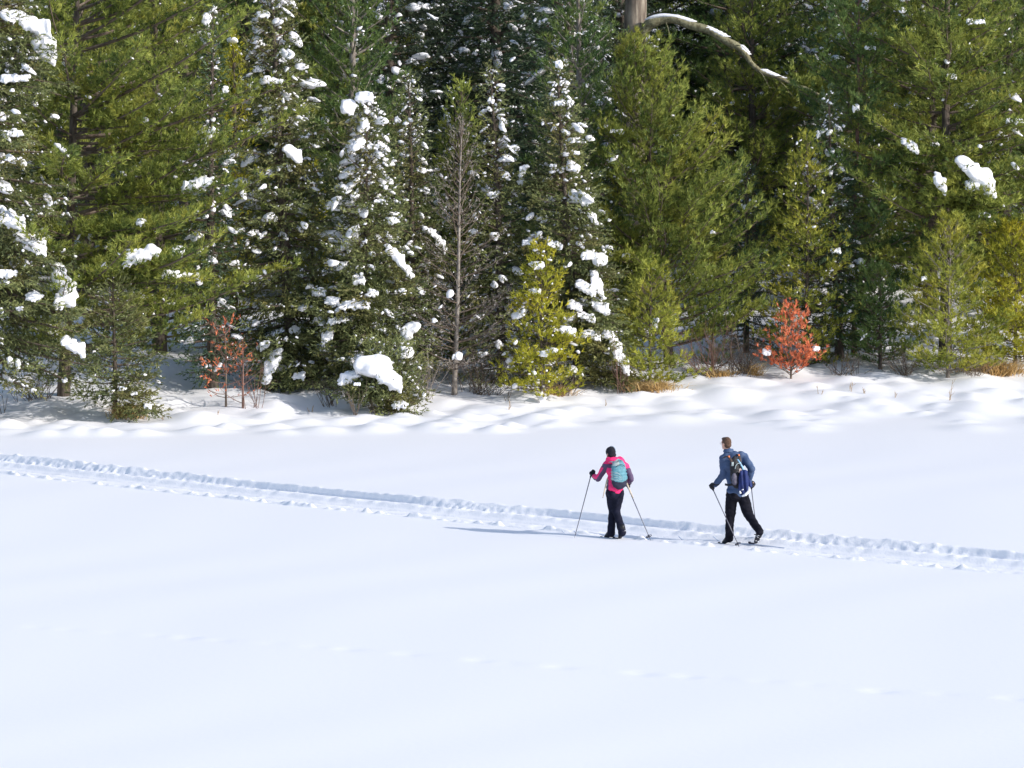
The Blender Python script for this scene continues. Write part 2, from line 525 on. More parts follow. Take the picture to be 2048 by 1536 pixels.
STYLE = {
    'pine':   dict(K=9, L=.175, wid=.025, spread=(.1, .95), along=.06, sp=.082, whorl=True, up=.5, sec=.44, secang=(.5, 1.05), from_=.18, br=.92, jit=.055),
    'spruce': dict(K=9, L=.090, wid=.028, spread=(.25, .8), along=.19, sp=.076, whorl=False, up=-.08, sec=.50, secang=(.6, 1.05), from_=.08, br=1.3, jit=.045),
    'fir':    dict(K=9, L=.086, wid=.028, spread=(.25, .85), along=.18, sp=.076, whorl=False, up=.06, sec=.52, secang=(.6, 1.0), from_=.06, br=1.3, jit=.045),
    'fine':   dict(K=10, L=.075, wid=.014, spread=(.3, 1.0), along=.10, sp=.095, whorl=True, up=.2, sec=.38, secang=(.5, 1.0), from_=.25, br=1.0, jit=.035),
}
TREES = {}


def make_tree(name, pos, H, Rm, style, mat, seed, label=None, cat=None, group=None, lean=(0, 0), clear=0.025, dens=1.0, power=0.8, el=(0.0, 0.9),
              curve=0.5, snow=0.0, dust=0.0, snowsize=1.0, asym=(0, 0), zcut=1e9, bark='bark', twig='twig', trunk_r=None, bias=(0, 0, 0), boughs=(), clumps=(),
              fat=1.0, keep=1.0, snow_side=(0, 0), lump=False, shrink=1.0):
    """a conifer: trunk, limbs, crown of needles, snow. asym = extra reach towards (x, y); boughs = [(x, y, z) relative tips]"""
    rng = np.random.default_rng(seed); stl = STYLE[style]
    root = empty(name, pos, label, cat, group)
    tr = trunk_r or (0.012 * H + 0.02)
    n = 14; hh = np.linspace(0, 1, n)
    ph = rng.uniform(0, 6.28, 2)
    TX = lambda h: np.stack([lean[0] * h + .012 * H * np.sin(h * 5 + ph[0]) * h * .6, lean[1] * h + .012 * H * np.sin(h * 4 + ph[1]) * h * .6, H * h], -1)
    G = Geo(); tp = TX(hh); tp[0][2] = -0.35
    rad = tr * (1 - hh) ** 0.8 + 0.006; rad[0] *= 1.25
    m = tp[:, 2] < zcut + 1.0
    G.tube(tp[m], rad[m], 8)
    link('trunk', G.build('trunk'), bark, root)
    # branch list: height fraction, azimuth
    br = []
    if stl['whorl']:
        gap = 0.34 * (H / 9) ** .35 / dens / stl['br']; z = clear * H + .05
        while z < H * 0.985:
            k = rng.integers(4, 7); a0 = rng.uniform(0, 6.28)
            for j in range(k): br.append(((z + rng.normal(0, .05)) / H, a0 + j * 6.283 / k + rng.normal(0, .25)))
            z += gap * rng.uniform(.75, 1.25) * (1.0 if z < .8 * H else .75)
    else:
        z = clear * H + .03; a = rng.uniform(0, 6.28)
        while z < H * 0.985:
            br.append((z / H, a)); a += 2.4 + rng.normal(0, .2); z += (0.052 + .030 * (1 - z / H)) / dens / stl['br'] * (H / 8) ** .45 * rng.uniform(.7, 1.3)
    LG = Geo(); TP, TDr, TW = [], [], []
    SP, SS, SA = [], [], []
    def grow(p0, az, L, e0, cv, h, snowy):
        nseg = 7
        f = np.linspace(0, 1, nseg)
        e = e0 + cv * (f - .25)
        azs = az + np.cumsum(rng.normal(0, .06, nseg))
        dirs = np.stack([np.cos(azs) * np.cos(e), np.sin(azs) * np.cos(e), np.sin(e)], -1)
        pts = np.vstack([p0, p0 + np.cumsum(dirs[:-1] * L / (nseg - 1), 0)])
        r0 = max(.006, tr * .30 * (L / max(Rm, .01)) ** .9)
        LG.tube(pts, r0 * (1 - f) ** .8 + .0035, 4, cap=False)
        ns = max(2, int(L * (1 - stl['from_']) / stl['sp'] / 1.15 * keep ** .5)); side = 1
        fr = np.linspace(stl['from_'], .98, ns) + rng.normal(0, .02, ns)
        for q in fr:
            q = min(max(q, .05), .99); i = min(int(q * (nseg - 1)), nseg - 2); u = q * (nseg - 1) - i
            p = pts[i] * (1 - u) + pts[i + 1] * u; d = dirs[i]
            sl = np.array((-d[1], d[0], 0)); sl = sl / (np.linalg.norm(sl) + 1e-6)
            ang = rng.uniform(*stl['secang']) * side; side = -side
            sd = d * math.cos(ang) + sl * math.sin(ang) + np.array((0, 0, stl['up'] * .4 + rng.normal(0, .16)))
            sd = norm(sd)
            l = min(L * stl['sec'], .75) * (1.0 - .65 * q) * rng.uniform(.6, 1.15) + .05
            nt_ = max(1, int(l / stl['sp'])); v = (np.arange(nt_) + 1) / nt_
            tpz = p + sd * (l * v)[:, None] + np.array((0, 0, 1.0)) * (stl['up'] * .10 * v ** 2)[:, None]
            jit = rng.normal(0, stl['jit'], tpz.shape)
            td = sd + np.array((0, 0, stl['up'])) + np.array(bias) + rng.normal(0, .38, tpz.shape)
            TP.append(tpz + jit); TDr.append(td)
            if l > .12: TW.append((p, p + sd * l))
            for _ in range(int(snowy) * rng.binomial(3, min(.9, dust * .60))):
                rr = float(np.clip(rng.lognormal(-3.98, .58), .010, .08)) * snowsize
                k = rng.integers(0, nt_)
                SP.append(tpz[k] + (0, 0, .02)); SS.append((rr * rng.uniform(1, 2.0), rr * rng.uniform(.8, 1.3), rr * rng.uniform(.6, 1.2))); SA.append(math.atan2(sd[1], sd[0]))
        TP.append(pts[-1:] + dirs[-1:] * .02); TDr.append(dirs[-1:] + np.array([[0, 0, stl['up'] * .5]]))
        if snowy and rng.random() < snow:
            k = rng.integers(1, 4) if L > .5 else 1
            for j in range(k):
                q = rng.uniform(.5, 1.0); i = min(int(q * (nseg - 1)), nseg - 2)
                rr = float(np.clip(rng.lognormal(-2.85, .42), .03, .14)) * snowsize * min(1, .45 + L)
                SP.append(pts[i] + (dirs[i] * .03) + (rng.normal(0, .05), rng.normal(0, .05), rr * .32)); SS.append((rr * rng.uniform(1.1, 1.9), rr * rng.uniform(.8, 1.2), rr * rng.uniform(.55, 1.0))); SA.append(az)
        return pts
    for h, a in br:
        z = h * H
        h = min(h, .985)
        if z > zcut or rng.random() > keep: continue
        low = np.clip((h - clear) / .10, 0, 1) * .25 + .75
        L = Rm * (1 - h) ** power * low * rng.uniform(.72, 1.12) + .06
        L *= 1 + max(-.6, asym[0] * math.cos(a) + asym[1] * math.sin(a))
        p0 = TX(np.array([h]))[0]
        e0 = el[0] + (el[1] - el[0]) * h ** 1.5 + rng.normal(0, .09)
        sn = True
        if snow_side != (0, 0): sn = rng.random() < .35 + .65 * max(0, snow_side[0] * math.cos(a) + snow_side[1] * math.sin(a))
        grow(p0, a, L, e0, curve * rng.uniform(.6, 1.3), h, sn)
    for bx_, by_, bz_ in boughs:                     # a bough that reaches a given point
        tip = np.array((bx_, by_, bz_)); hz = np.hypot(bx_ - lean[0] * bz_ / H, by_)
        h = np.clip((bz_ - hz * math.tan(el[0] * .6)) / H, .02, .97); p0 = TX(np.array([h]))[0]
        dv = tip - p0; L = np.linalg.norm(dv)
        if L > .1: grow(p0, math.atan2(dv[1], dv[0]), L * 1.06, math.asin(np.clip(dv[2] / L, -1, 1)), .12, h, False)
    # leader
    TP.append(TX(np.linspace(.93, .995, 6))); TDr.append(np.tile((0, 0, 1.0), (6, 1)) + rng.normal(0, .3, (6, 3)))
    if TW:
        a = np.array([t[0] for t in TW]); b = np.array([t[1] for t in TW]); dd = norm(b - a)
        s1 = norm(np.cross(dd, (0, 0, 1.0))) * .0045; s2 = np.cross(dd, s1)
        V = np.stack([a - s1, a + s1, b, a - s2, a + s2, b], 1).reshape(-1, 3)
        LG.add(V, None, np.arange(len(V)).reshape(-1, 3))
    link('limbs', LG.build('limbs', False), twig, root)
    P = np.vstack(TP); D = norm(np.vstack(TDr))
    k = P[:, 2] < zcut
    if label: k &= (P[:, 1] < .25 * Rm) | (rng.random(len(P)) < .35)
    if label:
        W = P + np.array(pos); px = 1024 + W[:, 0] / W[:, 1] * F_PX
        k &= ((px > -70) & (px < 2120)) | (rng.random(len(P)) < .3)
    P, D = P[k], D[k]
    pn = np.clip(.5 + .5 * wob(P + np.array(pos), 3.2, seed + 5) + rng.normal(0, .2, len(P)), 0, 1)
    V, tt = needles(P, D, max(3, int(stl['K'] * fat)), stl['L'] * shrink, stl['wid'], stl['spread'], stl['along'], rng, pn)
    if len(V):
        link('crown', mesh('crown', V, [np.arange(len(V)).reshape(-1, 3)], False, tt), mat, root)
    if SP:
        SP_, SS_, SA_ = np.array(SP), np.array(SS), np.array(SA)
        big = SS_.max(1) > (.11 if lump else .085)
        Va, Fa = blobs(SP_[~big], SS_[~big], SA_[~big], rng, 1)
        Vb, Fb = blobs(SP_[big], SS_[big], SA_[big], rng, 2)
        link('snow_load', mesh('snow_load', np.vstack([Va, Vb]), [np.vstack([Fa, Fb + len(Va)])], True), 'tree_snow', root, kind='stuff')
    root['h'] = float(H)
    del root['h']
    return root


def snow_clump(root, c, size, seed, droop=(0, 0)):
    """one thick pillow of snow lying on a bough; c = centre relative to the tree, size = (width x, depth y, height z)"""
    rng = np.random.default_rng(seed); G = Geo(); w, d, h = size
    w, h = w * .96, h * .88
    cx = np.asarray(c, float); n = int(np.clip(8 + 52 * w, 8, 38))
    for k in range(n):                                # flattened lumps spread over the sloping fan of the bough
        f = rng.uniform(-1, 1); v = rng.uniform(0, 1) ** .8
        if abs(f) > .72 and rng.random() < .45: continue
        r = min(h, w) * rng.uniform(.13, .29) * (1 - .35 * abs(f))
        p = np.array((f * (w / 2 - r * .7), -v * d * .55 + .1 * d, (.40 - .72 * v) * (h - r) * (1 - .45 * f * f) + droop[0] * f * h + droop[1] * f * f * h))
        G.sphere(cx + p, (r * rng.uniform(1.1, 1.7), r * 1.25, r * rng.uniform(.65, .95)), None, 10, 7)
    for k in range(int(3 + 18 * w)):                  # fingers along the lower edge
        f = rng.uniform(-.95, .95); r = rng.uniform(.012, .03) * min(1.3, .5 + 2 * h)
        p = np.array((f * w / 2, -.5 * d + rng.uniform(-.05, .2) * d, -rng.uniform(.25, .55) * h * (1 - .4 * f * f) + droop[0] * f * h + droop[1] * f * f * h))
        G.limb([(cx + p, r), (cx + p * (.85, .55, .1) + (0, 0, .15 * h), r * 1.9)], .06)
    me = G.fuse('snow_clump', max(.016, min(w, h) * .07), 5)
    V = coords(me); V = V + norm(V - np.asarray(c)) * (wob(V, 7 / max(.12, h), seed, 3) * .07 * min(w, h) + wob(V, 55, seed + 1, 2) * .010)[:, None]
    set_coords(me, V)
    return link('snow_clump', me, 'tree_snow', root)


def px_tree(name, bx_, by_, top, hw, style, mat, seed, label, cat, clumps=(), dY=0.0, topx=None, **kw):
    """a tree given in photo pixels: base, top row, half width of the crown; clumps = [(px, py, w px, h px[, tilt, arch])]"""
    p = base(bx_, by_)
    if dY:
        q = at(bx_, by_, p[1] + dY); p = np.array((q[0], q[1], z_at(q[0], q[1])[0]))
    sc = p[1] / F_PX
    ztop = at(bx_, top, p[1])[2]
    H = ztop - p[2]; Rm = hw * sc
    lean = ((topx - bx_) * sc, 0.0) if topx is not None else (0.0, 0.0)
    zc = at(0, -110, p[1])[2] - p[2]
    rel, bo = [], []
    for c in clumps:
        w, h = c[2] * sc, c[3] * sc
        tz = at(c[0], c[1], p[1])[2] - p[2]
        rr = Rm * max(.1, 1 - tz / H) ** .8
        off = (at(c[0], c[1], p[1])[0] - p[0]) - lean[0] * tz / H
        fy = -max(.0, math.sqrt(max(0.0, rr * rr - min(abs(off), rr) ** 2)) * .8)
        if len(c) > 6: fy = c[6]
        q = at(c[0], c[1], p[1] + fy) - p
        rel.append((q, (w, min(max(w, h) * .8, .45), h), c[4] if len(c) > 4 else 0, c[5] if len(c) > 5 else -.1)); for_ = (-.5, 0, .5) if w > .22 else (0,)
        for s_ in for_: bo.append((q[0] + s_ * w * 1.15, q[1] - .06, q[2] - h * .72 - .03 + s_ * 2 * rel[-1][2] * h))
    root = make_tree(name, p, H, Rm, style, mat, seed, label, cat, lean=lean, zcut=zc, boughs=bo, **kw)
    for i, (q, s_, ti, ar) in enumerate(rel): snow_clump(root, q, s_, seed * 31 + i, (ti, ar))
    return root


PINE = dict(el=(.12, 1.0), curve=.45, power=.62)
SPR = dict(el=(-.22, .75), curve=.35, power=.85)
px_tree('spruce_tree', -20, 850, -330, 215, 'spruce', 'needles_spruce', 1, 'big drooping spruce with thick snow ledges at the picture\'s left edge', 'spruce', dens=.95, snow=.65, dust=.42, snowsize=1.35, fat=1.0,
        el=(-.35, .6), curve=.25, power=.6, clear=.08, dY=1.5,
        clumps=((55, 45, 110, 38, -.7, 0), (30, 155, 60, 28), (90, 95, 60, 60, -.5, 0), (25, 265, 50, 22), (25, 440, 60, 40, -.3), (65, 485, 75, 40, -.5), (130, 570, 55, 60, -.8), (120, 600, 26, 40),
                (148, 690, 52, 34, -.5), (15, 545, 46, 24), (68, 592, 40, 24)))
px_tree('pine_tree', 126, 792, -420, 390, 'pine', 'needles_pine', 2, 'tall broad olive-green pine whose bare trunk shows beside the left-edge spruce', 'pine', topx=190, dens=1.0, clear=.08, asym=(.55, -.15), snow=.07, dust=.05, trunk_r=.14,
        el=(.05, .8), curve=.35, power=.5, clumps=((285, 505, 82, 42, .35, -.25), (356, 503, 26, 32), (343, 546, 38, 26), (382, 550, 40, 16, -.2), (395, 366, 72, 30, .45, -.1), (418, 268, 32, 24, .4), (283, 443, 20, 22), (292, 239, 14, 14), (327, 222, 24, 12)))
px_tree('fir_sapling', 230, 828, 540, 120, 'fir', 'needles_spruce', 3, 'young thin fir standing in front of the tall pine, twigs around its foot', 'fir', dens=.75, dust=.08, snow=.06, el=(-.1, .7), curve=.3, clear=.1, power=.7, clumps=((247, 776, 16, 12), (268, 786, 16, 12), (296, 812, 20, 16)))
px_tree('dead_pine_sapling', 452, 814, 640, 64, 'pine', 'needles_rust', 4, 'dead rust-orange pine sapling by the tall pine, the taller of two', 'sapling', dens=1.1, keep=.5, shrink=.55, fat=.5, el=(.1, .9), clear=.12, twig='twig_red', bark='twig', power=.5, trunk_r=.022)
px_tree('dead_pine_sapling', 486, 816, 688, 56, 'fine', 'needles_russet', 5, 'nearly bare reddish-brown dead sapling beside the rust-orange one', 'sapling', dens=.9, keep=.45, fat=.3, el=(.35, 1.0), clear=.06, twig='twig_red', bark='twig_red', power=.5, trunk_r=.025)
px_tree('spruce_tree', 425, 790, 8, 72, 'spruce', 'needles_fir', 6, 'slim dark spruce with a white snow cap left of the yellow pine', 'spruce', dY=.6, dens=1.1, snow=.28, dust=.22, clumps=((413, 36, 24, 30), (452, 178, 16, 20), (415, 268, 30, 22)), **SPR)
px_tree('spruce_tree', 588, 800, -120, 155, 'spruce', 'needles_spruce', 7, 'tall narrow spruce dotted with snow, just left of the snow-laden fir', 'spruce', topx=535, dY=2.4, dens=1.0, snow=.55, dust=.4, fat=1.0, snowsize=1.15, power=.72, el=(-.2, .7), curve=.3,
        clumps=((550, 162, 42, 18), (585, 305, 38, 36, -.4), (635, 585, 26, 24), (530, 690, 22, 24, .3), (545, 728, 40, 46, .7), (600, 750, 30, 22), (527, 28, 28, 22)))
px_tree('fir_tree', 735, 806, 186, 148, 'fir', 'needles_spruce', 8, 'snow-laden fir with two white snow balls at its top', 'fir', dY=1.5, dens=1.05, snow=.75, dust=.36, fat=1.0, snowsize=1.4, power=.72, el=(-.18, .7), curve=.3,
        clumps=((697, 212, 36, 46, 0, 0, -.25), (727, 193, 38, 34, 0, 0, -.25), (640, 584, 28, 24), (665, 600, 34, 26), (708, 607, 70, 26, 0, -.25), (745, 584, 28, 22), (718, 557, 24, 30), (793, 512, 46, 34, -.7), (815, 540, 26, 26, -.5), (820, 660, 40, 40, .4),
                (655, 670, 26, 34, .4), (590, 660, 24, 24), (560, 735, 0 + 30, 22), (675, 640, 50, 18, .3), (783, 440, 36, 18), (745, 293, 24, 18), (760, 402, 26, 12)))
px_tree('fir_tree', 822, 792, 150, 105, 'fir', 'needles_spruce', 9, 'slender fir rising close behind the fir with two snow balls', 'fir', dY=2.8, dens=.95, snow=.35, dust=.28, power=.75, el=(-.1, .8), curve=.3,
        clumps=((795, 240, 16, 16), (843, 340, 18, 16), (862, 462, 34, 24, -.5), (880, 485, 26, 30, -.5)))
px_tree('fir_bush', 775, 818, 700, 92, 'fir', 'needles_spruce', 10, 'low bushy fir under a big rounded snow cap, in front of the snow-laden fir', 'fir', dens=1.5, snow=.3, dust=.25, power=.45, clear=.02, el=(.1, .7),
        clumps=((745, 728, 78, 62, 0, -.15, -.75), (778, 757, 60, 46, -.3, -.1, -.95), (700, 752, 50, 30, .4, -.1, -.6), (800, 808, 36, 22)))
# bare larch
px_tree('bare_larch', 908, 790, 232, 150, 'fine', 'twig_pale', 11, 'leafless grey larch with a pale straight trunk', 'larch', topx=928, dens=1.45, keep=.7, fat=.18, shrink=1.6, el=(.25, 1.05), curve=.5, power=.75, clear=.10, bark='bark_pale', twig='twig', trunk_r=.062, dust=.02,
        clumps=((870, 640 + 0, 12, 12), (914, 712, 20, 22)))
px_tree('fir_tree', 1158, 782, 118, 128, 'fir', 'needles_spruce', 12, 'spire-topped fir with thick snow down its lower side, behind the yellow-green sapling', 'fir', topx=1113, dY=1.0, dens=1.05, snow=.6, dust=.36, snowsize=1.25, power=.78, el=(-.22, .75), curve=.3, snow_side=(.7, -.5),
        clumps=((1118, 128, 18, 22), (1117, 206, 26, 16), (1138, 204, 20, 14), (1172, 400, 26, 28), (1185, 432, 24, 26, -.5), (1183, 512, 46, 32, -.3), (1205, 515, 20, 26, -.5), (1172, 574, 46, 28, -.4), (1195, 568, 32, 44, -.6),
                (1150, 610, 36, 26, -.3), (1172, 632, 40, 22, -.3), (1200, 610, 44, 32, -.4), (1215, 668, 26, 26), (1180, 668, 44, 26, -.2), (1228, 690, 34, 50, -.7), (1245, 722, 30, 36, -.7), (1047, 338, 22, 28, .5), (1060, 484, 38, 18), (1042, 362, 24, 18), (1106, 330, 16, 12), (1154, 305, 16, 12)))
px_tree('pine_sapling', 1082, 792, 498, 88, 'pine', 'needles_yellow', 13, 'bright yellow-green pine sapling flecked with snow', 'pine', dens=1.3, snow=.22, dust=.14, power=.55, el=(.05, .9), curve=.4, clear=.0, trunk_r=.035, shrink=.85,
        clumps=((1075, 528, 36, 22), (1070, 582, 26, 18), (1135, 660, 40, 22, -.3), (1085, 706, 22, 18)))
px_tree('pine_tree', 1340, 752, 95, 240, 'pine', 'needles_pine', 14, 'big dense olive pine filling the middle, its boughs swept up to one side', 'pine', topx=1270, dens=1.15, dY=1.0, snow=.03, dust=.02, power=.5, el=(.2, .95), curve=.5, bias=(.35, -.1, .25), fat=1.05, asym=(.1, -.1), clear=.05,
        clumps=((1234, 262, 32, 14), (1252, 511, 20, 16), (1425, 464, 14, 10)))
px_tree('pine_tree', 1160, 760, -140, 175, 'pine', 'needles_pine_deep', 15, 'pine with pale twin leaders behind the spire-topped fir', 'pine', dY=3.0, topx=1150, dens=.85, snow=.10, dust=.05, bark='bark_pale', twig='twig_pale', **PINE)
px_tree('pine_sapling', 1300, 776, 545, 92, 'pine', 'needles_lime', 16, 'small bushy pine at the foot of the big middle pine, dry grass below', 'pine', dens=1.3, power=.5, el=(.05, .9), curve=.45, clear=.0, snow=.05, trunk_r=.04)
px_tree('pine_tree', 1612, 748, 268, 118, 'pine', 'needles_lime', 17, 'golden-olive pine with a straight trunk behind the red sapling', 'pine', dY=1.6, dens=1.0, snow=.10, dust=.07, trunk_r=.06, shrink=.9, fat=.9, **PINE)
px_tree('spruce_tree', 1680, 740, 180, 110, 'spruce', 'needles_fir', 18, 'dark green spruce speckled with snow behind the golden-olive pine', 'spruce', topx=1650, dY=1.5, dens=.95, snow=.3, dust=.38, clumps=((1635, 268, 14, 22), (1585 + 85, 500, 26, 18)), **SPR)
px_tree('dead_pine_sapling', 1582, 758, 634, 70, 'pine', 'needles_rust', 19, 'bright red-orange dead sapling rising from a snow mound', 'sapling', dens=1.6, el=(.75, 1.15), power=.35, clear=.0, twig='twig', bark='twig', trunk_r=.022, shrink=.7, keep=.62,
        clumps=((1532, 702, 20, 18), (1632, 696, 18, 16)))
px_tree('spruce_tree', 1492, 742, 330, 75, 'spruce', 'needles_fir', 20, 'dim narrow spruce in the gap beside the big middle pine', 'spruce', dY=2.5, dens=.9, snow=.15, dust=.15, **SPR)
px_tree('pine_tree', 1708, 738, -240, 190, 'pine', 'needles_pine_deep', 21, 'pine with a thin bare brown trunk above the dark speckled spruce', 'pine', dY=2.5, dens=.85, snow=.10, dust=.04, bark='twig_red', trunk_r=.07, keep=.9, clumps=((1712, 215, 12, 22), (1740, 95, 24, 12), (1745, 68, 22, 12)), **PINE)
px_tree('pine_tree', 1890, 742, -380, 270, 'pine', 'needles_pine', 22, 'large pine holding the biggest snow pillow on its boughs', 'pine', dY=2.0, dens=1.0, snow=.09, dust=.04, power=.5, el=(.0, .8), curve=.3, clear=.16, trunk_r=.16,
        clumps=((1934, 332, 50, 44, -.5, 0), (1962, 352, 54, 50, -.4, 0), (1944, 370, 30, 34, 0, 0), (1976, 378, 34, 40, -.2, 0), (1820, 290, 38, 26, -.6), (1878, 362, 26, 44, -.4), (1902, 152, 26, 14), (2028, 241, 42, 18), (1950, 43, 42, 16), (1968, 430, 26, 14)))
px_tree('pine_sapling', 1896, 756, 450, 128, 'pine', 'needles_lime', 23, 'open young pine with pale spreading limbs beside a snow mound', 'pine', dens=1.0, fat=1.0, el=(.2, 1.0), curve=.3, power=.5, clear=.03, twig='twig_pale', bark='bark_pale', trunk_r=.045, clumps=((1848, 556, 14, 14),))
px_tree('pine_sapling', 2030, 742, 465, 125, 'pine', 'needles_yellow', 24, 'yellow-green pine at the picture\'s right edge above dry grass', 'pine', dens=1.15, power=.45, el=(.15, .9), curve=.4, clear=.05, trunk_r=.05, dY=.5)
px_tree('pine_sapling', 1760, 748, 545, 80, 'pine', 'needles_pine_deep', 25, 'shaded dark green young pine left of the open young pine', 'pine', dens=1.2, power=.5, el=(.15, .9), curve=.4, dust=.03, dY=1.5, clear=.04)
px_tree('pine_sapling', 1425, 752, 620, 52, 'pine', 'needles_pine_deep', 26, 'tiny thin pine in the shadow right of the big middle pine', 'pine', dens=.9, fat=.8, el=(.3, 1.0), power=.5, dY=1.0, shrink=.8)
px_tree('pine_tree', 470, 772, 70, 82, 'pine', 'needles_yellow', 27, 'yellow pine top glowing between two slim dark spruces', 'pine', dY=5, dens=.9, snow=.1, dust=.06, shrink=.9, **PINE)
px_tree('pine_sapling', 625, 790, 318, 62, 'pine', 'needles_yellow', 28, 'thin yellow sapling half hidden left of the snow-laden fir', 'pine', dY=2.2, dens=.9, shrink=.8, fat=.8, dust=.05, **PINE)
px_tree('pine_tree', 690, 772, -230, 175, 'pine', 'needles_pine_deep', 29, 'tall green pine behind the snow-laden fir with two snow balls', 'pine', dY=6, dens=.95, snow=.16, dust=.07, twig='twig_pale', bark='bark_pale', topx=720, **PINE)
px_tree('pine_tree', 905, 780, 165, 125, 'pine', 'needles_pine', 30, 'olive pine standing behind the leafless larch', 'pine', dY=3, dens=1.05, snow=.12, dust=.06, topx=925, **PINE)
px_tree('spruce_tree', 1005, 785, 130, 105, 'spruce', 'needles_spruce', 31, 'grey-green spruce between the leafless larch and the spire-topped fir', 'spruce', dY=1.5, dens=.95, snow=.4, dust=.3, topx=985, **SPR)
px_tree('pine_tree', 320, 790, -260, 190, 'pine', 'needles_pine', 32, 'sunlit pine crown behind the boughs of the tall broad pine', 'pine', dY=6, dens=.95, snow=.1, dust=.04, **PINE)
px_tree('pine_tree', 2120, 745, -320, 240, 'pine', 'needles_pine', 33, 'wide pine reaching in over the yellow-green pine at the right edge', 'pine', dY=3.5, dens=.95, snow=.1, dust=.04, **PINE)
px_tree('pine_tree', 1500, 738, -200, 190, 'pine', 'needles_pine', 34, 'pine under the arching lichen-grey limb', 'pine', dY=11, dens=.95, snow=.1, dust=.05, **PINE)


# the old pine whose thick limb arches to the right
def old_pine():
    p = base(1262, 742); q = at(1262, 742, 101.6); p = np.array((q[0], q[1], z_at(q[0], q[1])[0]))
    root = empty('old_pine_tree', p, 'old pine with a thick grey trunk and one snow-topped arching limb', 'pine')
    Y = p[1]; sc = Y / F_PX; G = Geo()
    pts = np.array([at(x, y, Y) - p for x, y in ((1262, 760), (1263, 600), (1264, 400), (1265, 200), (1268, 100), (1272, 0), (1276, -110), (1280, -200))])
    G.tube(pts, np.array((30, 27, 25.5, 24.5, 23.5, 21.5, 20, 19)) * sc, 14)
    me = G.build('trunk'); V = coords(me); V[:, :2] += (wob(V, 5, 3) * .02)[:, None]; set_coords(me, V); link('trunk', me, 'bark_old', root)
    lp = [(1270, 92, 0), (1284, 66, -.3), (1302, 46, -.5), (1330, 39, -.6), (1372, 46, -.8), (1415, 62, -1.0), (1460, 84, -1.2), (1484, 102, -1.3), (1505, 128, -1.4), (1535, 148, -1.5), (1580, 165, -1.6), (1640, 190, -1.7)]
    P = np.array([at(x, y, Y + d) - p for x, y, d in lp])
    r = np.array((15, 12, 10, 9, 8.5, 7.8, 7.2, 6.2, 5.6, 4.6, 3.4, 2)) * sc
    f = np.linspace(0, len(P) - 1, 60); k = np.minimum(f.astype(int), len(P) - 2); u = (f - k)[:, None]
    def cr(A):
        A = A.reshape(len(A), -1); a, b, c, d = A[np.maximum(k - 1, 0)], A[k], A[k + 1], A[np.minimum(k + 2, len(A) - 1)]
        return .5 * (2 * b + (c - a) * u + (2 * a - 5 * b + 4 * c - d) * u ** 2 + (3 * b - a - 3 * c + d) * u ** 3)
    Pc, rc = cr(P), cr(r)[:, 0]
    G = Geo(); G.tube(Pc, rc, 12); me = G.build('limb'); V = coords(me); V += norm(V - Pc[np.argmin(((V[:, None] - Pc[None]) ** 2).sum(-1), 1)]) * (wob(V, 14, 8) * .022)[:, None]; V[:, 2] += .03 * np.sin(V[:, 0] * 6.5) * (V[:, 0] > .4); set_coords(me, V)
    limb = link('limb', me, 'bark_lichen', root)
    rng = np.random.default_rng(5)
    for a, b, th in ((10, 24, .075), (26, 32, .05), (36, 41, .04), (47, 53, .038)):        # snow lying along the limb
        G = Geo()
        for i in range(a, b):
            w = math.sin((i - a + .6) / (b - a + .2) * math.pi) ** .4
            G.sphere(Pc[i] + (0, 0, rc[i] * .75 + .01), (.17, rc[i] * .85 * w + .02, th * w * rng.uniform(.9, 1.1)))
        link('snow_ledge', G.fuse('snow_ledge', .02, 12), 'tree_snow', limb)
    for i in (16, 34, 44, 50):
        q = Pc[i]
        for j in range(2):
            G = Geo(); d = norm(np.array((rng.uniform(.1, 1), rng.uniform(-1, .2), rng.uniform(-.7, .2))))
            G.tube(np.array([q, q + d * .4, q + d * .8 + (0, 0, -.15)]), (.016, .010, .004), 5)
            link('twig', G.build('twig'), 'bark_lichen', limb)
    TPs, TDs = [], []                                  # needle sprays round the end of the limb
    for i in range(54, 60):
        for j in range(7):
            d = norm(np.array((rng.uniform(-.3, 1), rng.uniform(-.1, .9), rng.uniform(-.3, .9)))); l = rng.uniform(.3, .9); v = np.linspace(.3, 1, int(l / .07))[:, None]
            TPs.append(Pc[i] + d * l * v + rng.normal(0, .05, (len(v), 3))); TDs.append(d + (0, 0, .4) + rng.normal(0, .35, (len(v), 3)))
    TPs, TDs = np.vstack(TPs), norm(np.vstack(TDs))
    V, tt = needles(TPs, TDs, 9, .165, .028, (.1, .95), .06, rng, rng.uniform(.2, .9, len(TPs)))
    link('crown', mesh('crown', V, [np.arange(len(V)).reshape(-1, 3)], False, tt), 'needles_pine', root)
old_pine()

# the dark wood behind: four kinds grown once, then copied
def copy_tree(o, loc, rz, s):
    c = o.copy(); COL.objects.link(c); c.location = loc; c.rotation_euler.z = rz; c.scale = (s, s, s)
    for ch in o.children:
        k = ch.copy(); COL.objects.link(k); k.parent = c
    return c


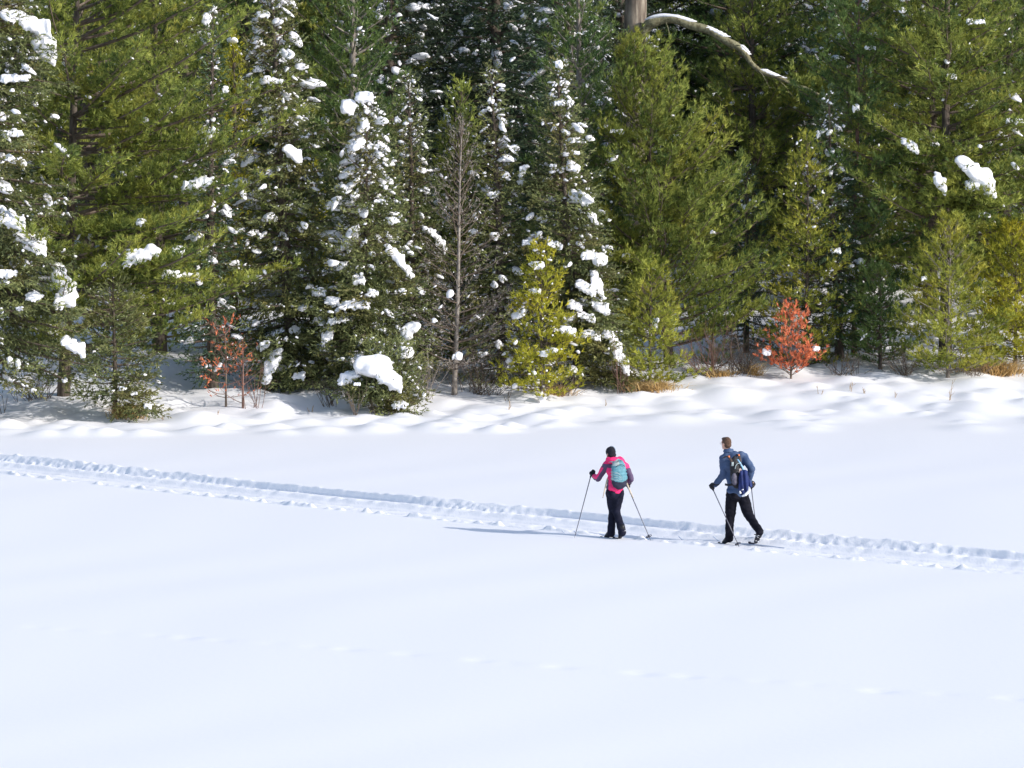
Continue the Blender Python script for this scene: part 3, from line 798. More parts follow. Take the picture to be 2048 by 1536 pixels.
WOOD = [
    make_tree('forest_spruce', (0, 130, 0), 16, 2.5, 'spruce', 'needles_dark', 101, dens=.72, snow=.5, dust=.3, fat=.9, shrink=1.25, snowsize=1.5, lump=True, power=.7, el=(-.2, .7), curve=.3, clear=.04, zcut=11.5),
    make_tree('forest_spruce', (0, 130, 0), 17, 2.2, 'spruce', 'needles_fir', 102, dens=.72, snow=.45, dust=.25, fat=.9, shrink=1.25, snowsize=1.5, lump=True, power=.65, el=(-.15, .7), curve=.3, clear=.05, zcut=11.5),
    make_tree('forest_pine', (0, 130, 0), 17, 3.2, 'pine', 'needles_pine_deep', 103, dens=.72, snow=.15, dust=.06, snowsize=1.4, lump=True, power=.5, el=(.1, .8), curve=.35, clear=.05, fat=.9, zcut=11.5),
    make_tree('forest_pine', (0, 130, 0), 16, 2.9, 'pine', 'needles_pine', 104, dens=.72, snow=.15, dust=.06, snowsize=1.4, lump=True, power=.5, el=(.1, .8), curve=.35, clear=.05, fat=.9, zcut=11.5),
]
MARKS = ((0, 'left-edge spruce'), (170, 'trunk of the tall broad pine'), (330, 'boughs of the tall broad pine'), (470, 'yellow pine'), (590, 'tall narrow spruce'), (735, 'fir with two snow balls'), (910, 'leafless larch'),
         (1110, 'spire-topped fir'), (1340, 'big middle pine'), (1500, 'arching limb'), (1612, 'golden-olive pine'), (1710, 'thin bare brown trunk'), (1890, 'big snow pillow'), (2040, 'yellow-green pine at the right edge'))
DEPTH = ('close behind', 'well behind', 'farther behind', 'deepest behind')
rw = np.random.default_rng(77); used = set()
spots = []
for row, (Y, step, jit) in enumerate(((101, 155, 40), (107, 150, 45), (114, 140, 45), (123, 120, 40))):
    for px in np.arange(-120 + row * 53, 2200, step):
        spots.append((px + rw.uniform(-jit, jit), Y + rw.uniform(-2, 2), row))
for px, Y, row in spots:
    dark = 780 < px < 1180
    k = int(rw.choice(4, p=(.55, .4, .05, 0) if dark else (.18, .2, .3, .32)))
    x = (px - 1024) / F_PX * Y
    if row == 0 and 1180 < px < 1680: continue
    if row == 1 and 1180 < px < 1680: Y += 3
    loc = (x, Y, z_at(x, Y)[0] - .05); rz = rw.uniform(0, 6.28); s = rw.uniform(.9, 1.12)
    if k in used:
        t = copy_tree(WOOD[k], loc, rz, s)
    else:
        t = WOOD[k]; t.location = loc; t.rotation_euler.z = rz; t.scale = (s, s, s); used.add(k)
    mk = min(MARKS, key=lambda q: abs(q[0] - px))
    tag(t, ('dark snow-streaked spruce ' if k < 2 else 'green forest pine ') + DEPTH[row] + (' and left of the ' if px < mk[0] else ' and right of the ') + mk[1], 'spruce' if k < 2 else 'pine', 'spruces of the dark wood' if k < 2 else 'pines of the dark wood')


# ------------------------------------------------------------------ dry grass, bare shrubs, stubs along the shore
def grass_tuft(px, py, wpx, hpx, seed, label):
    p = base(px, py); sc = p[1] / F_PX; rng = np.random.default_rng(seed); w, h = wpx * sc, hpx * sc
    n = int(260 * w / .6)
    b = np.stack([rng.normal(0, w * .28, n), rng.normal(0, .14, n), np.full(n, -.06)], -1)
    d = norm(np.stack([rng.normal(0, .45, n) + b[:, 0] / w * .8, rng.normal(0, .35, n), np.full(n, 1.0)], -1)); L = h * rng.uniform(.5, 1.15, n)[:, None]
    sd = norm(np.cross(d, rng.normal(size=(n, 3)))) * .008
    mid = b + d * L * .6; tip = b + d * L * .85 + np.stack([np.sign(d[:, 0]) * L[:, 0] * .32, rng.normal(0, .05, n), L[:, 0] * -.05 * rng.uniform(0, 3, n)], -1)
    V = np.stack([b - sd, b + sd, mid + sd * .8, mid - sd * .8, tip], 1).reshape(-1, 3); i = np.arange(n)[:, None] * 5
    me = mesh('blades', V, [np.hstack([i, i + 1, i + 2, i + 3]), np.hstack([i + 3, i + 2, i + 4])], False, np.repeat(rng.random(n), 5))
    root = empty('grass_tuft', p, label, 'grass'); link('blades', me, 'dry_grass', root, kind='stuff')


grass_tuft(1118, 790, 46, 36, 1, 'dry tan grass tuft at the foot of the yellow-green sapling')
grass_tuft(1305, 780, 84, 34, 2, 'wide dry tan grass tuft below the small bushy pine')
grass_tuft(1990, 748, 110, 46, 3, 'long dry tan grass tuft under the right-edge yellow-green pine')
grass_tuft(1502, 748, 34, 42, 4, 'upright dry tan grass tuft left of the red-orange sapling')
grass_tuft(255, 832, 60, 40, 5, 'matted dry grass round the foot of the young thin fir')
grass_tuft(1440, 752, 40, 26, 6, 'faint dry grass tuft in the shade right of the big middle pine')


def shrub(px, py, wpx, hpx, seed, label, mat='twig', n=16, cap=None):
    p = base(px, py); sc = p[1] / F_PX; rng = np.random.default_rng(seed); w, h = wpx * sc, hpx * sc
    root = empty('bare_shrub', p, label, 'shrub'); G = Geo()
    for k in range(n):
        b = np.array((rng.normal(0, w * .12), rng.normal(0, .08), -.08)); L = h * rng.uniform(.5, 1.05)
        d = norm(np.array((rng.normal(0, .55 * w / h), rng.normal(0, .3), 1.0))); q = norm(d + rng.normal(0, .18, 3))
        P = np.array([b, b + d * L * .35, b + d * L * .6 + q * L * .12, b + d * L * .6 + q * L * .42]); G.tube(P, (.008, .0065, .005, .003), 4, cap=False)
        for j in range(4):
            u = rng.uniform(.3, .95); o_ = b + d * L * u; e = norm(d + rng.normal(0, .55, 3)); G.tube([o_, o_ + e * L * .14, o_ + (e + (0, 0, .2)) * L * .25], (.0045, .0035, .002), 3, cap=False)
    link('stems', G.build('stems'), mat, root)
    if cap: snow_clump(root, (0, 0, cap[2] * sc), (cap[0] * sc, cap[0] * sc, cap[1] * sc), seed)


shrub(512, 816, 60, 100, 1, 'thin reddish bare shrub right of the dead saplings', 'twig_red', 9)
shrub(715, 830, 26, 66, 2, 'few bare stems topped by a tiny snow cap before the low fir', 'twig', 7, (14, 11, 62))
shrub(745, 826, 30, 40, 3, 'short grey stems poking from snow before the low bushy fir', 'twig', 7)
shrub(960, 790, 130, 120, 4, 'tangle of bare brown brush right of the leafless larch', 'twig', 46)
shrub(850, 796, 70, 110, 5, 'tangle of bare grey brush left of the leafless larch', 'twig_pale', 26)
shrub(1015, 800, 16, 30, 6, 'short dark stub sticking out of snow by the yellow-green sapling', 'bark', 4)
shrub(1420, 752, 150, 120, 7, 'dense purple-brown brush in the gap right of the big middle pine', 'twig_red', 44)
shrub(1246, 786, 50, 130, 8, 'thin reddish stems between the snowy fir and the small bushy pine', 'twig_red', 10)
shrub(1690, 750, 110, 60, 9, 'brown brush at the foot of the golden-olive pine', 'twig', 26)
shrub(1810, 752, 90, 70, 10, 'low brown brush left of the open young pine', 'twig', 30)
shrub(8, 826, 14, 50, 11, 'single bare stub at the left edge of the snow bank', 'twig', 3)
shrub(70, 800, 130, 90, 12, 'grey brush under the left-edge spruce', 'twig', 34)
shrub(1480, 748, 90, 110, 13, 'dark brown brush beside the upright dry grass tuft', 'twig', 40)
shrub(1950, 752, 80, 60, 14, 'grey brush right of the open young pine', 'twig', 26)
shrub(660, 812, 60, 70, 15, 'sparse brown brush left of the low bushy fir', 'twig', 20)
shrub(1130, 792, 80, 60, 16, 'brown brush at the foot of the spire-topped fir', 'twig', 24)
for k, (px, py, h) in enumerate(((1018, 818, 26), (1212, 812, 22), (1700, 782, 30), (1730, 788, 34), (1640, 790, 22), (1900, 800, 50), (435, 828, 20), (330, 840, 20), (1790, 795, 18), (620, 826, 22))):
    shrub(px, py, 10, h, 40 + k, 'lone dry stalk in the snow ' + ('below the brown brush tangle', 'below the wide dry grass tuft', 'left of the second stalk below the dark young pine', 'below the shaded dark young pine', 'below the red-orange sapling', 'below the open young pine, the tallest stalk',
          'below the dead saplings', 'right of the young thin fir', 'right of the stalks below the dark young pine', 'below the tall narrow spruce')[k], 'dry_grass', 2)

# ------------------------------------------------------------------ the skiers
plain('skin', (0.62, 0.36, 0.27), 0.5, noise=.06, scale=30)
plain('hair_brown', (0.095, 0.052, 0.034), 0.7, noise=.35, scale=70, bump=.6, bscale=150, stretch=(1, 1, .3))
plain('hair_dark', (0.03, 0.02, 0.016), 0.6, noise=.3, scale=60)
plain('hat_black', (0.016, 0.016, 0.024), 0.9, noise=.3, scale=60, bump=.5, bscale=160)
plain('light_trim', (0.42, 0.50, 0.62), 0.6)
plain('jacket_pink', (0.86, 0.030, 0.17), 0.6, noise=.10, scale=9, bump=.45, bscale=16)
plain('jacket_plum', (0.085, 0.055, 0.115), 0.65, noise=.15, scale=9, bump=.45, bscale=16)
plain('trousers_dark', (0.012, 0.013, 0.026), 0.8, spec=.08, noise=.3, scale=12, bump=.6, bscale=14)
plain('trousers_black', (0.010, 0.010, 0.016), 0.85, spec=.08, noise=.4, scale=10, bump=.7, bscale=13)
plain('glove_black', (0.012, 0.012, 0.016), 0.7, noise=.2, scale=40)
plain('boot_black', (0.014, 0.014, 0.018), 0.45, noise=.2, scale=40)
plain('jacket_blue', (0.050, 0.085, 0.175), 0.65, noise=.22, scale=7, bump=.55, bscale=13)
plain('pack_teal', (0.095, 0.250, 0.315), 0.6, noise=.15, scale=20, bump=.3, bscale=25)
plain('pack_grey', (0.30, 0.36, 0.38), 0.6, noise=.1, scale=30)
plain('pack_navy', (0.022, 0.024, 0.048), 0.7, noise=.2, scale=20)
plain('pack_black', (0.014, 0.014, 0.018), 0.6, noise=.3, scale=25, bump=.3, bscale=40)
plain('strap_tan', (0.52, 0.45, 0.36), 0.7)
plain('strap_brown', (0.055, 0.040, 0.036), 0.7)
plain('strap_blue', (0.25, 0.47, 0.68), 0.6)
plain('orange_badge', (0.75, 0.20, 0.07), 0.6)
plain('pouch_grey', (0.085, 0.080, 0.115), 0.55, noise=.3, scale=30)
plain('cloth_navy', (0.014, 0.026, 0.115), 0.75, noise=.3, scale=12, bump=.5, bscale=18)
plain('cloth_white', (0.80, 0.80, 0.82), 0.7)
plain('pale_pattern', (0.30, 0.14, 0.11), 0.6, col2=(.62, .55, .52), scale=30)
plain('pole_metal', (0.10, 0.10, 0.13), 0.35, spec=.5)
plain('pole_light', (0.62, 0.56, 0.46), 0.5)
plain('plastic_dark', (0.02, 0.02, 0.04), 0.5)
plain('ski_base', (0.42, 0.47, 0.58), 0.35)
plain('lens_glass', (0.5, 0.55, 0.6), 0.1, spec=.8)


def unit(v): return v / np.linalg.norm(v)


def hand_shape(G, wrist, knuck, grip, grow=1.0):
    """a gloved hand closed round a pole: palm, four unequal fingers bent at two joints, thumb from the side of the palm"""
    wrist, knuck, grip = (np.asarray(v, float) for v in (wrist, knuck, grip))
    d = unit(knuck - wrist); ax = unit(grip - (grip @ d) * d); out = unit(np.cross(d, ax))
    k = .0105 * grow
    G.limb([(wrist, .032 * grow), (wrist + d * .035, .034 * grow), (knuck, .034 * grow)], .02)
    for j, (o_, l) in enumerate(((.030, .9), (.010, 1.0), (-.011, .95), (-.031, .75))):
        a = knuck + ax * o_ * 1.15 * grow + out * .012; b = a + d * .036 * l + out * .020; c = b + out * .026 * l - d * .012; e = c - d * .026 * l - out * .004
        G.limb([(a, k * 1.25), (b, k * 1.15), (c, k * 1.05), (e, k)], .012)
    t0 = wrist + d * .03 + ax * .032 * grow + out * .01
    G.limb([(t0, k * 1.4), (t0 + d * .03 + out * .028 + ax * .010, k * 1.25), (t0 + d * .048 + out * .046 - ax * .004, k * 1.1)], .012)


def region(me, fn, n):
    """material index per face from face centres"""
    C = np.empty(len(me.polygons) * 3, np.float32); me.polygons.foreach_get('center', C)
    me.polygons.foreach_set('material_index', np.asarray(fn(C.reshape(-1, 3).astype(float)), np.int32))


def wrinkle(me, amp, sc, seed, band=None):
    V = coords(me); N = np.empty(len(V) * 3, np.float32); me.vertex_normals.foreach_get('vector', N); N = N.reshape(-1, 3)
    q = V * np.array((1, 1, 1.9))
    set_coords(me, V + N * (amp * wob(q, sc, seed, 3))[:, None])


def head_shape(G, c, f, r, h=.112):
    """skull, jaw, nose, brow, ears, neck socket; f = facing, r = right; c = centre of the head"""
    u = np.array((0, 0, 1.0)); rot = np.stack([r, f, u], 1)
    G.sphere(c + u * .025, (.074, .092, .092), rot); G.sphere(c + f * .030 - u * .045, (.054, .060, .066), rot)
    G.sphere(c + f * .072 - u * .080, (.026, .022, .020), rot)
    G.limb([(c + f * .090 + u * .006, .009), (c + f * .106 - u * .024, .013)], .01)
    G.sphere(c + f * .080 + u * .022, (.050, .016, .012), rot)
    G.sphere(c + f * .088 - u * .052, (.022, .012, .007), rot)
    for s_ in (-1, 1):
        G.sphere(c + r * .076 * s_ - u * .012 - f * .008, (.011, .019, .030), rot)
        G.sphere(c + r * .033 * s_ + f * .078 + u * .004, (.012, .008, .008), rot)


def pole(label, name, grip, tip, basket=True, light=None, group=None):
    root = empty(name, tip, label, 'ski pole', group)
    g_, t_ = np.asarray(grip) - np.asarray(tip), np.zeros(3)
    d = unit(g_ - t_); L = np.linalg.norm(g_)
    G = Geo(); G.tube([d * .02, d * (L * .5), d * L], (.0065, .0078, .0085), 8); link('shaft', G.build('shaft'), 'pole_metal', root)
    G = Geo(); G.tube([t_ - d * .035, d * .03], (.002, .006), 8); link('tip', G.build('tip'), 'pole_metal', root)
    G = Geo(); G.tube([d * (L - .08), d * (L - .02), d * (L + .035), d * (L + .05)], (.014, .016, .017, .012), 10); link('grip', G.build('grip'), 'plastic_dark', root)
    if basket:
        a = unit(np.cross(d, (0, 1.0, .2))); b = np.cross(d, a); th = np.linspace(0, 2 * math.pi, 25)
        c = d * .065
        G = Geo(); G.tube(c + .050 * (np.cos(th)[:, None] * a + np.sin(th)[:, None] * b), .006, 6, cap=False)
        for k in range(3):
            w = math.cos(k * 2.094) * a + math.sin(k * 2.094) * b
            G.tube([c, c + w * .048], .0055, 5)
        G.tube([c - d * .015, c + d * .03], (.013, .010), 8)
        link('basket', G.build('basket'), 'plastic_dark', root)
    return root


def ski(label, name, foot, d, group, fwd=1.05, back=.85):
    """a narrow ski lying in its groove under a boot"""
    root = empty(name, foot, label, 'ski', group)
    d = np.array((d[0], d[1], 0.0)); d = unit(d); n = np.array((-d[1], d[0], 0))
    s_ = np.linspace(-back, fwd, 26); w = .024 * np.clip((fwd + .02 - s_) / .16, .25, 1) ** .6
    z = np.where(s_ > fwd - .22, ((s_ - fwd + .22) / .22) ** 2 * .085, 0) + .012 * np.exp(-(s_ / .35) ** 2)
    P = d * s_[:, None] + np.array((0, 0, 1.0)) * z[:, None]
    G = Geo(); V = np.stack([P + n * w[:, None] + (0, 0, .006), P - n * w[:, None] + (0, 0, .006), P - n * w[:, None] - (0, 0, .006), P + n * w[:, None] - (0, 0, .006)], 1).reshape(-1, 3)
    m = len(s_); Q = [(4 * i + k, 4 * i + (k + 1) % 4, 4 * i + 4 + (k + 1) % 4, 4 * i + 4 + k) for i in range(m - 1) for k in range(4)] + [(3, 2, 1, 0), (4 * m - 4, 4 * m - 3, 4 * m - 2, 4 * m - 1)]
    G.add(V, Q); link('plank', G.build('plank', False), 'ski_base', root)
    G = Geo(); G.box(d * .10 + (0, 0, .026), (.05, .11, .022), np.stack([n, d, (0, 0, 1)], 1)); G.box(d * .16 + (0, 0, .036), (.036, .03, .03), np.stack([n, d, (0, 0, 1)], 1))
    link('binding', G.build('binding', False), 'plastic_dark', root)
    return root


def boot(G, ank, toe, up):
    """boot from ankle to toe with heel, instep and shaft"""
    ank, toe = np.asarray(ank, float), np.asarray(toe, float)
    f = unit(toe - ank - .25 * up * np.dot(toe - ank, up))
    G.limb([(ank + up * .07, .056), (ank, .054), (ank * .55 + toe * .45 + up * .006, .047), (toe, .036)], .02)
    G.limb([(ank - up * .035 - f * .02, .038), (ank * .5 + toe * .5 - up * .022, .034), (toe - up * .006, .032)], .02)


TRV = -TD                                            # direction of travel: away to the left


def skier_woman():
    foot = base(1224, 1077); Y0 = foot[1]
    J = lambda px, py, dy=0.0: at(px, py, Y0 + dy) - foot
    root = empty('person', foot, 'skier in bright pink and plum jacket, black cap, seen from behind', 'person')
    head = J(1221.5, 907, .09); neck = J(1228, 922, .05); chest = J(1231, 941, .02); belly = J(1230, 962, .0); pel = J(1229.5, 982, -.01)
    sl, el_, wl, hl = J(1212, 931.5, .02), J(1196, 957, .10), J(1188, 952, .26), J(1183, 946.5, .31)
    sr, er, wr, hr = J(1251, 933.5, .04), J(1262, 957, -.04), J(1256, 967, .10), J(1253.5, 969, .15)
    jl, kl, al, tl = J(1222, 985, .02), J(1225, 1021, .12), J(1222, 1064, .05), J(1212, 1073.5, .16)
    jr, kr, ar, tr_ = J(1238, 985, .0), J(1232, 1021, .03), J(1244, 1062, -.14), J(1240, 1074, -.02)
    up = np.array((0, 0, 1.0)); f = unit(np.array((-.62, .78, 0))); r = np.array((.78, .62, 0))
    bf = unit(np.array((-.35, .94, 0))); br = np.array((.94, .35, 0)); brot = np.stack([br, bf, up], 1)
    # body
    G = Geo(); head_shape(G, head, f, r)
    G.limb([(head - up * .06, .048), (neck, .055), (neck - up * .04, .075)])
    G.limb([(chest + up * .07, .10), (belly, .085), (pel, .10)])
    G.sphere(chest, (.135, .085, .15), brot); G.sphere(pel + up * .02, (.135, .095, .10), brot)
    for a, b, c in ((sl, el_, wl), (sr, er, wr)): G.limb([(chest * .35 + a * .65 + up * .02, .055), (a, .05), (b, .038), (c, .027)])
    for a, b, c, d in ((jl, kl, al, tl), (jr, kr, ar, tr_)): G.limb([(a, .082), (b, .052), (c, .036), (d, .024)])
    hand_shape(G, wl, hl, up); hand_shape(G, wr, hr, up)
    link('body', G.fuse('body', .0085, 4), 'skin', root)
    # hair under the cap, cap
    G = Geo(); G.sphere(head - f * .02 - up * .03, (.077, .078, .075), np.stack([r, f, up], 1)); link('hair', G.fuse('hair', .01, 3), 'hair_dark', root)
    G = Geo(); G.sphere(head + up * .030 - f * .004, (.088, .104, .094), np.stack([r, f, up], 1)); G.sphere(head - up * .018 - f * .022, (.085, .085, .072), np.stack([r, f, up], 1))
    cap = link('cap', G.fuse('cap', .01, 4), 'hat_black', root)
    G = Geo(); th = np.linspace(-.5, 1.9, 16)
    G.tube([head + up * (.030 + .097 * math.cos(t)) - f * (.004 + .108 * math.sin(t)) + r * .022 for t in th], .0055, 6); link('cap_stripe', G.build('cap_stripe'), 'light_trim', cap)
    # trousers
    G = Geo(); G.sphere(pel - up * .01, (.165, .125, .115), brot); G.limb([(pel + up * .08, .118), (pel - up * .04, .125)])
    G.sphere(pel - bf * .045 - br * .065 - up * .04, (.085, .085, .09)); G.sphere(pel - bf * .045 + br * .065 - up * .04, (.085, .085, .09))
    for a, b, c, w in ((jl, kl, al, 1.0), (jr, kr, ar, 1.0)):
        m = a * .5 + b * .5; n = b * .5 + c * .5
        G.limb([(a, .098), (m, .088), (b, .070), (n, .068), (c, .074), (c - up * .02, .077)])
        G.sphere(b + up * .02 + bf * .02, .068)
    me = G.fuse('trousers', .011, 5); wrinkle(me, .009, 30, 3); link('trousers', me, 'trousers_dark', root)
    # jacket
    G = Geo(); G.sphere(chest + up * .01, (.175, .125, .175), brot); G.sphere(belly, (.155, .118, .15), brot); G.limb([(neck - up * .01, .075), (chest + up * .08, .115), (belly, .13), (pel + up * .055, .148)])
    G.sphere(pel + up * .065, (.168, .128, .055), brot)
    G.limb([(sl * .75 + chest * .25 + up * .05, .075), (sl, .072)]); G.limb([(sr * .75 + chest * .25 + up * .05, .075), (sr, .072)])
    for a, b, c in ((sl, el_, wl), (sr, er, wr)): G.limb([(a, .072), (a * .5 + b * .5, .062), (b, .058), (b * .5 + c * .5, .052), (c, .044)])
    me = G.fuse('jacket', .011, 4); wrinkle(me, .009, 32, 7)
    def paint(C):
        def rel(a, b):
            d = b - a; t = np.clip(((C - a) @ d) / (d @ d), 0, 1); v = C - (a + t[:, None] * d); return t, v, np.linalg.norm(v, axis=1)
        out = np.zeros(len(C), int)
        t1, v1, d1 = rel(sl, el_); t2, v2, d2 = rel(el_, wl); t3, v3, d3 = rel(sr, er); t4, v4, d4 = rel(er, wr)
        side = np.array((-.75, 0, .66))
        arm = (np.minimum(d1, d2) < .085) & (C[:, 0] < chest[0] - .095)
        v = np.where((d1 < d2)[:, None], v1, v2)
        out[arm & ((v @ side) < .020)] = 1
        out[(np.minimum(d3, d4) < .085) & (C[:, 0] > chest[0] + .115) & ((t3 > .22) | (d4 < d3))] = 1
        out[(np.abs(C[:, 2] - chest[2] - .09) < .035) & (C[:, 0] < chest[0] - .03) & (C[:, 1] < chest[1])] = 1   # yoke
        out[(C[:, 2] < belly[2] + .03) & (C[:, 0] < belly[0] - .115)] = 1                                         # flank panel
        return out
    region(me, paint, 2); jk = link('jacket', me, ['jacket_pink', 'jacket_plum'], root)
    # hood lying on the shoulders
    G = Geo()
    for k, a in enumerate(np.linspace(-1.9, 1.9, 13)):
        rr = .046 + .020 * math.cos(a) ** 2
        G.sphere(neck + br * .115 * math.sin(a) - bf * (.055 * math.cos(a) + .028) + up * (.028 - .012 * math.cos(a)), (rr * 1.1, rr, rr))
    G.sphere(neck - bf * .090 + up * .012 + br * .035, (.135, .066, .060), brot); G.sphere(neck - bf * .11 - up * .02 + br * .06, (.10, .05, .05), brot)
    me = G.fuse('hood', .011, 4); wrinkle(me, .006, 45, 9); link('hood', me, 'jacket_pink', jk)
    # gloves, boots
    for w_, h_ in ((wl, hl), (wr, hr)):
        G = Geo(); hand_shape(G, w_, h_, up, 1.22); G.limb([(w_ - unit(h_ - w_) * .05, .047), (w_, .044)]); link('glove', G.fuse('glove', .007, 2), 'glove_black', root)
    for a, t in ((al, tl), (ar, tr_)):
        G = Geo(); boot(G, a, t, up); link('boot', G.fuse('boot', .009, 3), 'boot_black', root)
    G = Geo(); G.tube([ar + J(1243, 1064, 0) * 0 + (-.03, -.062, .0), ar + (.02, -.064, -.005), ar + (.06, -.03, .012)], .006, 5); link('boot_trim', G.build('boot_trim'), 'cloth_white', root)
    # backpack
    bp = J(1238, 949, -.17); pr = empty('backpack', foot + bp, 'small teal daypack with dark base worn over the pink jacket', 'backpack')
    tilt = Matrix.Rotation(R(-4), 3, 'Y'); rt = np.array(tilt) @ np.stack([br, bf, up], 1)
    L = lambda x, y, z: rt @ np.array((x, y, z))
    G = Geo(); prof = [(.235, .055, .02), (.215, .098, .045), (.16, .134, .07), (.06, .152, .085), (-.05, .160, .09), (-.13, .155, .085), (-.195, .128, .065), (-.225, .08, .035)]
    for (z0, w0, d0), (z1, w1, d1) in zip(prof[:-1], prof[1:]):
        for q in np.linspace(0, 1, 3):
            z, w, d = z0 + (z1 - z0) * q, w0 + (w1 - w0) * q, d0 + (d1 - d0) * q
            G.sphere(L(0, 0, z), (w, d, .045), rt)
    me = G.fuse('pack_body', .011, 4); wrinkle(me, .004, 38, 12)
    def paintp(C):
        q = C @ rt; out = np.zeros(len(C), int)
        low = q[:, 2] < -.108 + .12 * (q[:, 0] / .14) ** 2 * .35 - .02
        stripe = (q[:, 0] < .05 - (q[:, 2] + .1) * .5) & (np.abs(((q[:, 2] + q[:, 0] * .8 + .02 * np.sin(q[:, 0] * 40)) * 46) % 2 - 1) < .24) & (q[:, 2] > -.10) & (q[:, 2] < .06)
        out[stripe] = 2; out[q[:, 0] < -.132] = 2; out[(q[:, 2] > .165) & (q[:, 0] < -.0)] = 2; out[low] = 1
        return out
    region(me, paintp, 3); link('pack_body', me, ['pack_teal', 'pack_navy', 'pack_grey'], pr)
    G = Geo(); G.tube([L(-.03, -.055, .225), L(-.03, -.07, .255), L(.03, -.07, .255), L(.03, -.055, .225)], .006, 6); link('haul_loop', G.build('haul_loop'), 'pack_black', pr)
    G = Geo(); th = np.linspace(-1.2, 1.2, 14); G.tube([L(.095 * math.sin(t), -.078 - .01 * math.cos(t), .10 + .08 * math.cos(t)) for t in th], .0045, 5); link('zip', G.build('zip'), 'pack_black', pr)
    for s_ in (-1, 1):
        G = Geo(); G.ribbon([L(.075 * s_, -.01, .20), L(.085 * s_, .06, .235), L(.088 * s_, .15, .215), L(.095 * s_, .23, .14)], .05, -bf * .3 + up, .010)
        link('shoulder_strap', G.build('shoulder_strap'), 'pack_grey' if s_ < 0 else 'pack_navy', pr)
    for a, b in (((1215, 957, -.14), (1205.5, 996, -.20)), ((1252.5, 965, -.12), (1266.5, 996, -.24))):
        A, B = J(*a) - bp, J(*b) - bp
        G = Geo(); G.ribbon([A, A * .5 + B * .5, B], (.030, .026, .014), (0.2, -1, 0), .005); link('loose_strap', G.build('loose_strap'), 'strap_tan', pr)
    # poles and skis
    pole('ski pole planted ahead of the pink-jacketed skier', 'ski_pole', foot + hl + (0, 0, .0), at(1150, 1072, Y0 + .02), basket=False)
    pole('ski pole trailing behind the pink-jacketed skier, basket above the snow', 'ski_pole', foot + hr, at(1300.5, 1079, Y0 - .33))
    for a, t, lab in ((al, tl, 'narrow ski under the leading boot of the pink-jacketed skier'), (ar, tr_, 'narrow ski under the trailing boot of the pink-jacketed skier')):
        q = foot + a * .5 + t * .5; zz = max(0, 0)
        ski(lab, 'cross_country_ski', (q[0], q[1], (foot + t)[2] - .050), TRV, 'skis on the trail')
    return root


